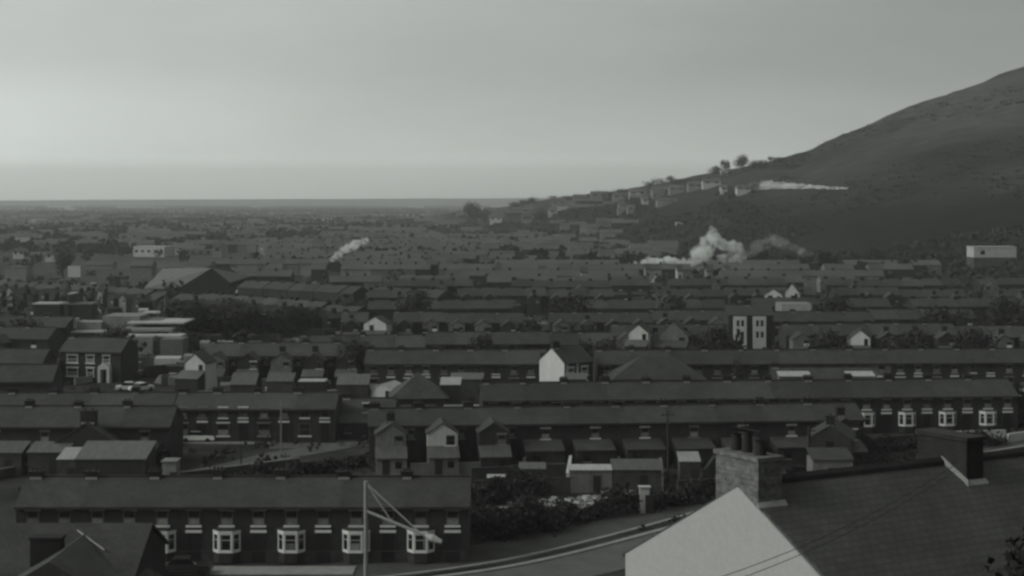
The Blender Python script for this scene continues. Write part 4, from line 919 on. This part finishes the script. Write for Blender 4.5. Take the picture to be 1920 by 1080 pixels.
leafline('shrub', [(11.1, 34.6), (12.9, 35.2)], .8, 1.0, 10, .1, 'x') if False else None
# scrub woodland on lower hill slopes
rr = random.Random(11); mb = MB(); mi = mb.mi('foliage_far')
cnt = 0
while cnt < 4200:
    u = rr.uniform(860, 2250); f_ = rr.random()**1.3; lim = interp([(860, .8), (1330, .8), (1430, .42), (1500, .34), (1600, .42), (1900, .5), (2250, .5)], u)
    D = interp(DF, u)*.93+(interp(DR, u)-interp(DF, u))*lim*1.25*f_
    x = X(u, D)
    if mn.noise(Vector((x*.010, D*.007, 7))) < (-.32+.75*f_ if u > 1400 else -.15+.15*f_): continue
    z = terr(x, D); s_ = rr.uniform(1.1, 3.2); cnt += 1
    for q in range(16):
        d = Vector((rr.gauss(0, 1), rr.gauss(0, 1), abs(rr.gauss(0, .8)))).normalized()*s_*rr.uniform(.5, 1); u_ = Vector((rr.gauss(0, 1), rr.gauss(0, 1), rr.gauss(0, 1))).normalized(); v_ = u_.cross(d).normalized(); l_ = s_*.36*rr.uniform(.6, 1.3); p = Vector((x, D, z))+Vector((d.x*1.5, d.y, d.z*.75))
        mb.f.append([mb.vert(p+u_*l_), mb.vert(p+v_*l_), mb.vert(p-u_*l_), mb.vert(p-v_*l_)]); mb.m.append(mi)
cnt = 0
while cnt < 1500:
    u = rr.uniform(1350, 2250); f_ = rr.random(); D = interp(DF, u)+(interp(DR, u)-interp(DF, u))*f_*.99; x = X(u, D)
    if mn.noise(Vector((x*.006, D*.006, 27))) < .02: continue
    z = terr(x, D); s_ = rr.uniform(.5, 1.5); cnt += 1
    for q in range(8):
        p = Vector((x+rr.gauss(0, s_*1.5), D+rr.gauss(0, s_), z+abs(rr.gauss(0, s_*.3)))); u_ = Vector((rr.gauss(0, 1), rr.gauss(0, 1), rr.gauss(0, .5))).normalized(); v_ = u_.cross(Vector((rr.gauss(0, 1), 1, .4))).normalized(); l_ = s_*.5
        mb.f.append([mb.vert(p+u_*l_), mb.vert(p+v_*l_), mb.vert(p-u_*l_), mb.vert(p-v_*l_)]); mb.m.append(mi)
tag(link('woodland', mb.mesh('woodland')), 'dark scrub woodland over the lower slopes of the hill', None, kind='stuff')
# hedgerows and tree belts on the plain
mb = MB(); mi = mb.mi('foliage_far')
for q in range(330):
    D = 620*math.exp(rr.random()*2.4); u = rr.uniform(-150, 1150 if D > 1200 else 2000); x = X(u, D)
    if hill(x, D) > 0 or (u < 470 and D < 900): continue
    L_ = rr.uniform(20, 160)*(D/900)**.6; s0 = rr.uniform(1.8, 4.5); ang = rr.gauss(0, .25)
    for k in range(int(L_/3)):
        for j in range(3):
            p = Vector((x+k*3*math.cos(ang)+rr.gauss(0, 1), D+k*3*math.sin(ang)+rr.gauss(0, 1), rr.uniform(0, s0*1.5))); u_ = Vector((rr.gauss(0, 1), rr.gauss(0, .4), rr.gauss(0, 1))).normalized(); v_ = Vector((rr.gauss(0, 1), rr.gauss(0, .4), rr.gauss(0, 1))).normalized()
            mb.f.append([mb.vert(p+u_*s0*.7), mb.vert(p+v_*s0*.7), mb.vert(p-u_*s0*.7), mb.vert(p-v_*s0*.7)]); mb.m.append(mi)
tag(link('tree_belt', mb.mesh('tree_belt')), 'dark tree belts and hedgerows crossing the far plain', None, kind='stuff')
# yard clutter: coal sheds, fences, washing, panes
mb = MB()
for q in range(1500):
    D = 214*math.exp(rr.random()*1.06); u = rr.uniform(-40, 1960); x = X(u, D); k = rr.random()
    if 90 < u < 300 and D < 272 or D < 232 and 300 < u < 1000 or 990 < u < 1120 and D < 250: continue
    sc_ = 1+D/600
    m_ = rr.choice(('brick', 'garden_wall', 'wood_dark', 'iron_sheet', 'render_grey', 'garden_wall', 'wood_dark', 'iron_sheet', 'paint_grey', 'iron_pale')) if k > .07 else rr.choice(('paint_white', 'concrete_pale'))
    w_ = rr.uniform(.8, 3.2)*sc_ if k > .07 else rr.uniform(.5, 1.6)*sc_; h_ = rr.uniform(.6, 2.1)*(1 if k > .07 else .6)
    mb.M = Matrix.Translation((x, D, 0)) @ Matrix.Rotation(rr.choice((0, 0, .1, -.1, 1.57, .8)), 4, 'Z')
    mb.prismx([(0, 0), (0, h_), (rr.uniform(.4, 2.2), h_*rr.uniform(.95, 1.25)), (2.2, 0)], 0, w_, m_)
tag(link('yard_clutter', mb.mesh('yard_clutter')), 'small sheds fences and odds and ends filling the back yards', None, kind='stuff')
# small garden trees among the farther rows
mb = MB(); mi = mb.mi('foliage_far')
for q in range(900):
    D = 300*math.exp(rr.random()*1.35); x = X(rr.uniform(-60, 1980), D); s_ = rr.uniform(1.2, 3.4)
    if mn.noise(Vector((x*.02, D*.015, 4))) < -.05: continue
    for k in range(30):
        d = Vector((rr.gauss(0, 1), rr.gauss(0, 1), rr.gauss(0, .8))).normalized()*s_*rr.uniform(.4, 1); p = Vector((x+d.x*1.2, D+d.y, s_*1.1+d.z*.9)); u_ = Vector((rr.gauss(0, 1), rr.gauss(0, 1), rr.gauss(0, 1))).normalized(); v_ = u_.cross(d).normalized(); l_ = .26*s_
        mb.f.append([mb.vert(p+u_*l_), mb.vert(p+v_*l_), mb.vert(p-u_*l_), mb.vert(p-v_*l_)]); mb.m.append(mi)
tag(link('garden_trees', mb.mesh('garden_trees')), 'small dark garden trees and bushes among the farther rows', None, kind='stuff')
# garden scrub between terraces
mb = MB(); mi = mb.mi('foliage')
for q in range(1500):
    D = rr.uniform(140, 620); x = X(rr.uniform(-60, 1980), D); s_ = rr.uniform(.35, 1.1)
    if D < 158 and x < 0: continue
    if abs(D-134) < 12: continue
    for k in range(16):
        p = Vector((x+rr.gauss(0, s_*.6), D+rr.gauss(0, s_*.6), abs(rr.gauss(0, s_*.5)))); u_ = Vector((rr.gauss(0, 1), rr.gauss(0, 1), rr.gauss(0, 1))).normalized(); v_ = u_.cross(Vector((rr.gauss(0, 1), 1, rr.gauss(0, 1)))).normalized(); l_ = .3*s_
        mb.f.append([mb.vert(p+u_*l_), mb.vert(p+v_*l_), mb.vert(p-u_*l_), mb.vert(p-v_*l_)]); mb.m.append(mi)
tag(link('garden_scrub', mb.mesh('garden_scrub')), 'low dark garden growth between the terraces', None, kind='stuff')
# ------------------------------------------------------------------ distant terraces as one mass
def mass_row(mb, D, u0, u1, dv=0, rr=rr):
    x0, x1 = X(u0, D), X(u1, D); x = x0; w_ = 5.4; slope = dv
    while x < x1:
        y = D+(x-x0)*slope
        if mn.noise(Vector((x*.03, D*.03, 1))) > -.25 and rr.random() > .08:
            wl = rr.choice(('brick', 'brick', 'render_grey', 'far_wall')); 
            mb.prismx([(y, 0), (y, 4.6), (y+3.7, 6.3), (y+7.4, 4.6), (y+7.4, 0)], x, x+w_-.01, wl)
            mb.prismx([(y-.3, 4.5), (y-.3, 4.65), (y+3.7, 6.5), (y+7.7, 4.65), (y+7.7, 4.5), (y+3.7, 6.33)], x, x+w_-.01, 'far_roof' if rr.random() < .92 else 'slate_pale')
            rr.random() < .6 and mb.box(x-.4, x+.4, y+3.4, y+4.0, 6, 7.1, 'brick_dark')
            if rr.random() < .3: mb.box(x+1.5, x+2.7, y-.05, y-.01, 3, 4.1, 'paint_white' if rr.random() < .3 else 'curtain')
        x += w_
mb = MB(); D = 500.0
while D < 660:
    a_ = 560+rr.uniform(-40, 240); mass_row(mb, D, a_, 1900-rr.uniform(0, 300), rr.uniform(-.05, .05)); D += rr.uniform(34, 50)
D = 545.0
while D < 900:
    a_ = rr.uniform(480, 700) if D > 560 else 250; mass_row(mb, D, a_, a_+rr.uniform(250, 450), rr.uniform(-.2, .05)); D += rr.uniform(30, 48)
D = 640.0
while D < 1150:
    a_ = rr.uniform(400, 700); mass_row(mb, D, a_, a_+rr.uniform(200, 500), rr.uniform(-.15, .1)); D += rr.uniform(35, 60)
tag(link('distant_terraces', mb.mesh('distant_terraces')), 'distant terraced roofs merging into the far side of the town', None, kind='stuff')
# scattered far houses on the plain and lower slopes
mb = MB()
for q in range(520):
    D = 680*math.exp(rr.random()*1.35); u = rr.uniform(-60, 1250); x = X(u, D); z = terr(x, D)
    if u > 800 and D > interp(DR, u)*.97 or u < 470 and D < 880: continue
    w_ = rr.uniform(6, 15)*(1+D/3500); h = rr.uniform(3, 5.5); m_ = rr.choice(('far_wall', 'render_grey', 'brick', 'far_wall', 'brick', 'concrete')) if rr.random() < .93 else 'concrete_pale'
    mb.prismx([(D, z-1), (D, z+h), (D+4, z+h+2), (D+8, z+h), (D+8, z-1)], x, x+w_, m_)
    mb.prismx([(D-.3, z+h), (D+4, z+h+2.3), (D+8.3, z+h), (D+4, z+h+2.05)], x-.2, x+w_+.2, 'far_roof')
tag(link('distant_houses', mb.mesh('distant_houses')), 'scattered small houses on the far plain', None, kind='stuff')
# ------------------------------------------------------------------ smoke
def smoke(lb, pts, dens):
    """pts: (px, py, radius px, D)"""
    mb = MB(); rr = random.Random(5)
    m = bpy.data.materials.new('smoke'); m.use_nodes = True; t = m.node_tree; t.nodes.clear()
    v = N('ShaderNodeVolumePrincipled', t); v.inputs['Color'].default_value = (.93, .95, .92, 1); v.inputs['Anisotropy'].default_value = .1
    v.inputs['Color'].default_value = (.98, 1, .98, 1); cx_ = N('ShaderNodeTexCoord', t); nn = N('ShaderNodeTexNoise', t); nn.inputs['Scale'].default_value = .42; nn.inputs['Detail'].default_value = 4; t.links.new(cx_.outputs['Object'], nn.inputs['Vector'])
    mq = N('ShaderNodeMapRange', t); mq.inputs[1].default_value = .39; mq.inputs[2].default_value = .74; mq.inputs[3].default_value = 0; mq.inputs[4].default_value = dens*2.2; t.links.new(nn.outputs[0], mq.inputs[0]); t.links.new(mq.outputs[0], v.inputs['Density'])
    o = N('ShaderNodeOutputMaterial', t); t.links.new(v.outputs[0], o.inputs['Volume'])
    MATS['smoke'] = m
    import bmesh
    bm = bmesh.new()
    for i in range(len(pts)-1):
        a_, b_ = pts[i], pts[i+1]; n = max(2, int(math.hypot(b_[0]-a_[0], b_[1]-a_[1])/(min(a_[2], b_[2])*.45)))
        for k in range(n):
            s_ = k/n; px, py, r_, D = [a_[j]+(b_[j]-a_[j])*s_ for j in range(4)]
            px += rr.gauss(0, r_*.28); py += rr.gauss(0, r_*.25); r_ *= rr.uniform(.65, 1.15)
            bmesh.ops.create_icosphere(bm, subdivisions=2, radius=1.35*r_/F*D, matrix=Matrix.Translation((X(px, D), D+rr.gauss(0, r_/F*D*.5), Z(py, D))) @ Matrix.Diagonal((1.15, 1, .9, 1)))
    me = bpy.data.meshes.new('smoke'); bm.to_mesh(me); bm.free(); me.materials.append(m)
    ob = tag(link('smoke', me), lb, None, kind='stuff')
    r_ = ob.modifiers.new('r', 'REMESH'); r_.mode = 'VOXEL'; r_.voxel_size = .5
    tx = bpy.data.textures.new('sm', 'CLOUDS'); tx.noise_scale = 1.5; tx.noise_depth = 4
    d_ = ob.modifiers.new('d', 'DISPLACE'); d_.texture = tx; d_.strength = 2.2; d_.mid_level = .5; d_.texture_coords = 'GLOBAL'
smoke('white chimney smoke drifting right over the middle of the plain', [(615, 492, 2.5, 640), (632, 478, 4.5, 642), (648, 467, 6, 644), (668, 457, 6.5, 648), (688, 450, 4, 652)], .4)
smoke('low thick white smoke hugging the ground at the hill foot', [(1183, 496, 3, 600), (1215, 493, 6, 600), (1245, 489, 7, 600), (1282, 492, 7, 600)], .7)
smoke('tall white smoke plume rising at the hill foot', [(1296, 494, 6, 600), (1306, 484, 10, 600), (1322, 466, 13, 600), (1334, 445, 7, 602), (1337, 428, 4, 602), (1342, 450, 8, 604), (1362, 458, 9, 605), (1384, 468, 9, 606), (1392, 483, 7, 606), (1350, 484, 7, 604)], .3)
smoke('thin grey smoke drifting right of the tall white plume', [(1405, 478, 7, 606), (1425, 458, 9, 608), (1450, 450, 9, 610), (1480, 462, 7, 612), (1505, 472, 6, 614), (1525, 477, 4, 616)], .05)
# ------------------------------------------------------------------ haze
mb = MB(); mb.v = []; hz = bpy.data.materials.new('haze'); hz.use_nodes = True; t = hz.node_tree; t.nodes.clear()
v = N('ShaderNodeVolumePrincipled', t); v.inputs['Color'].default_value = (.97, .99, .97, 1); v.inputs['Density'].default_value = 1.5e-4; v.inputs['Anisotropy'].default_value = 0.2
o = N('ShaderNodeOutputMaterial', t); t.links.new(v.outputs[0], o.inputs['Volume']); MATS['haze'] = hz
mb.box(-7600, 7600, -200, 9600, -4.5, 205, 'haze')
tag(link('haze', mb.mesh('haze')), 'thin even haze over the whole valley', None, kind='stuff')
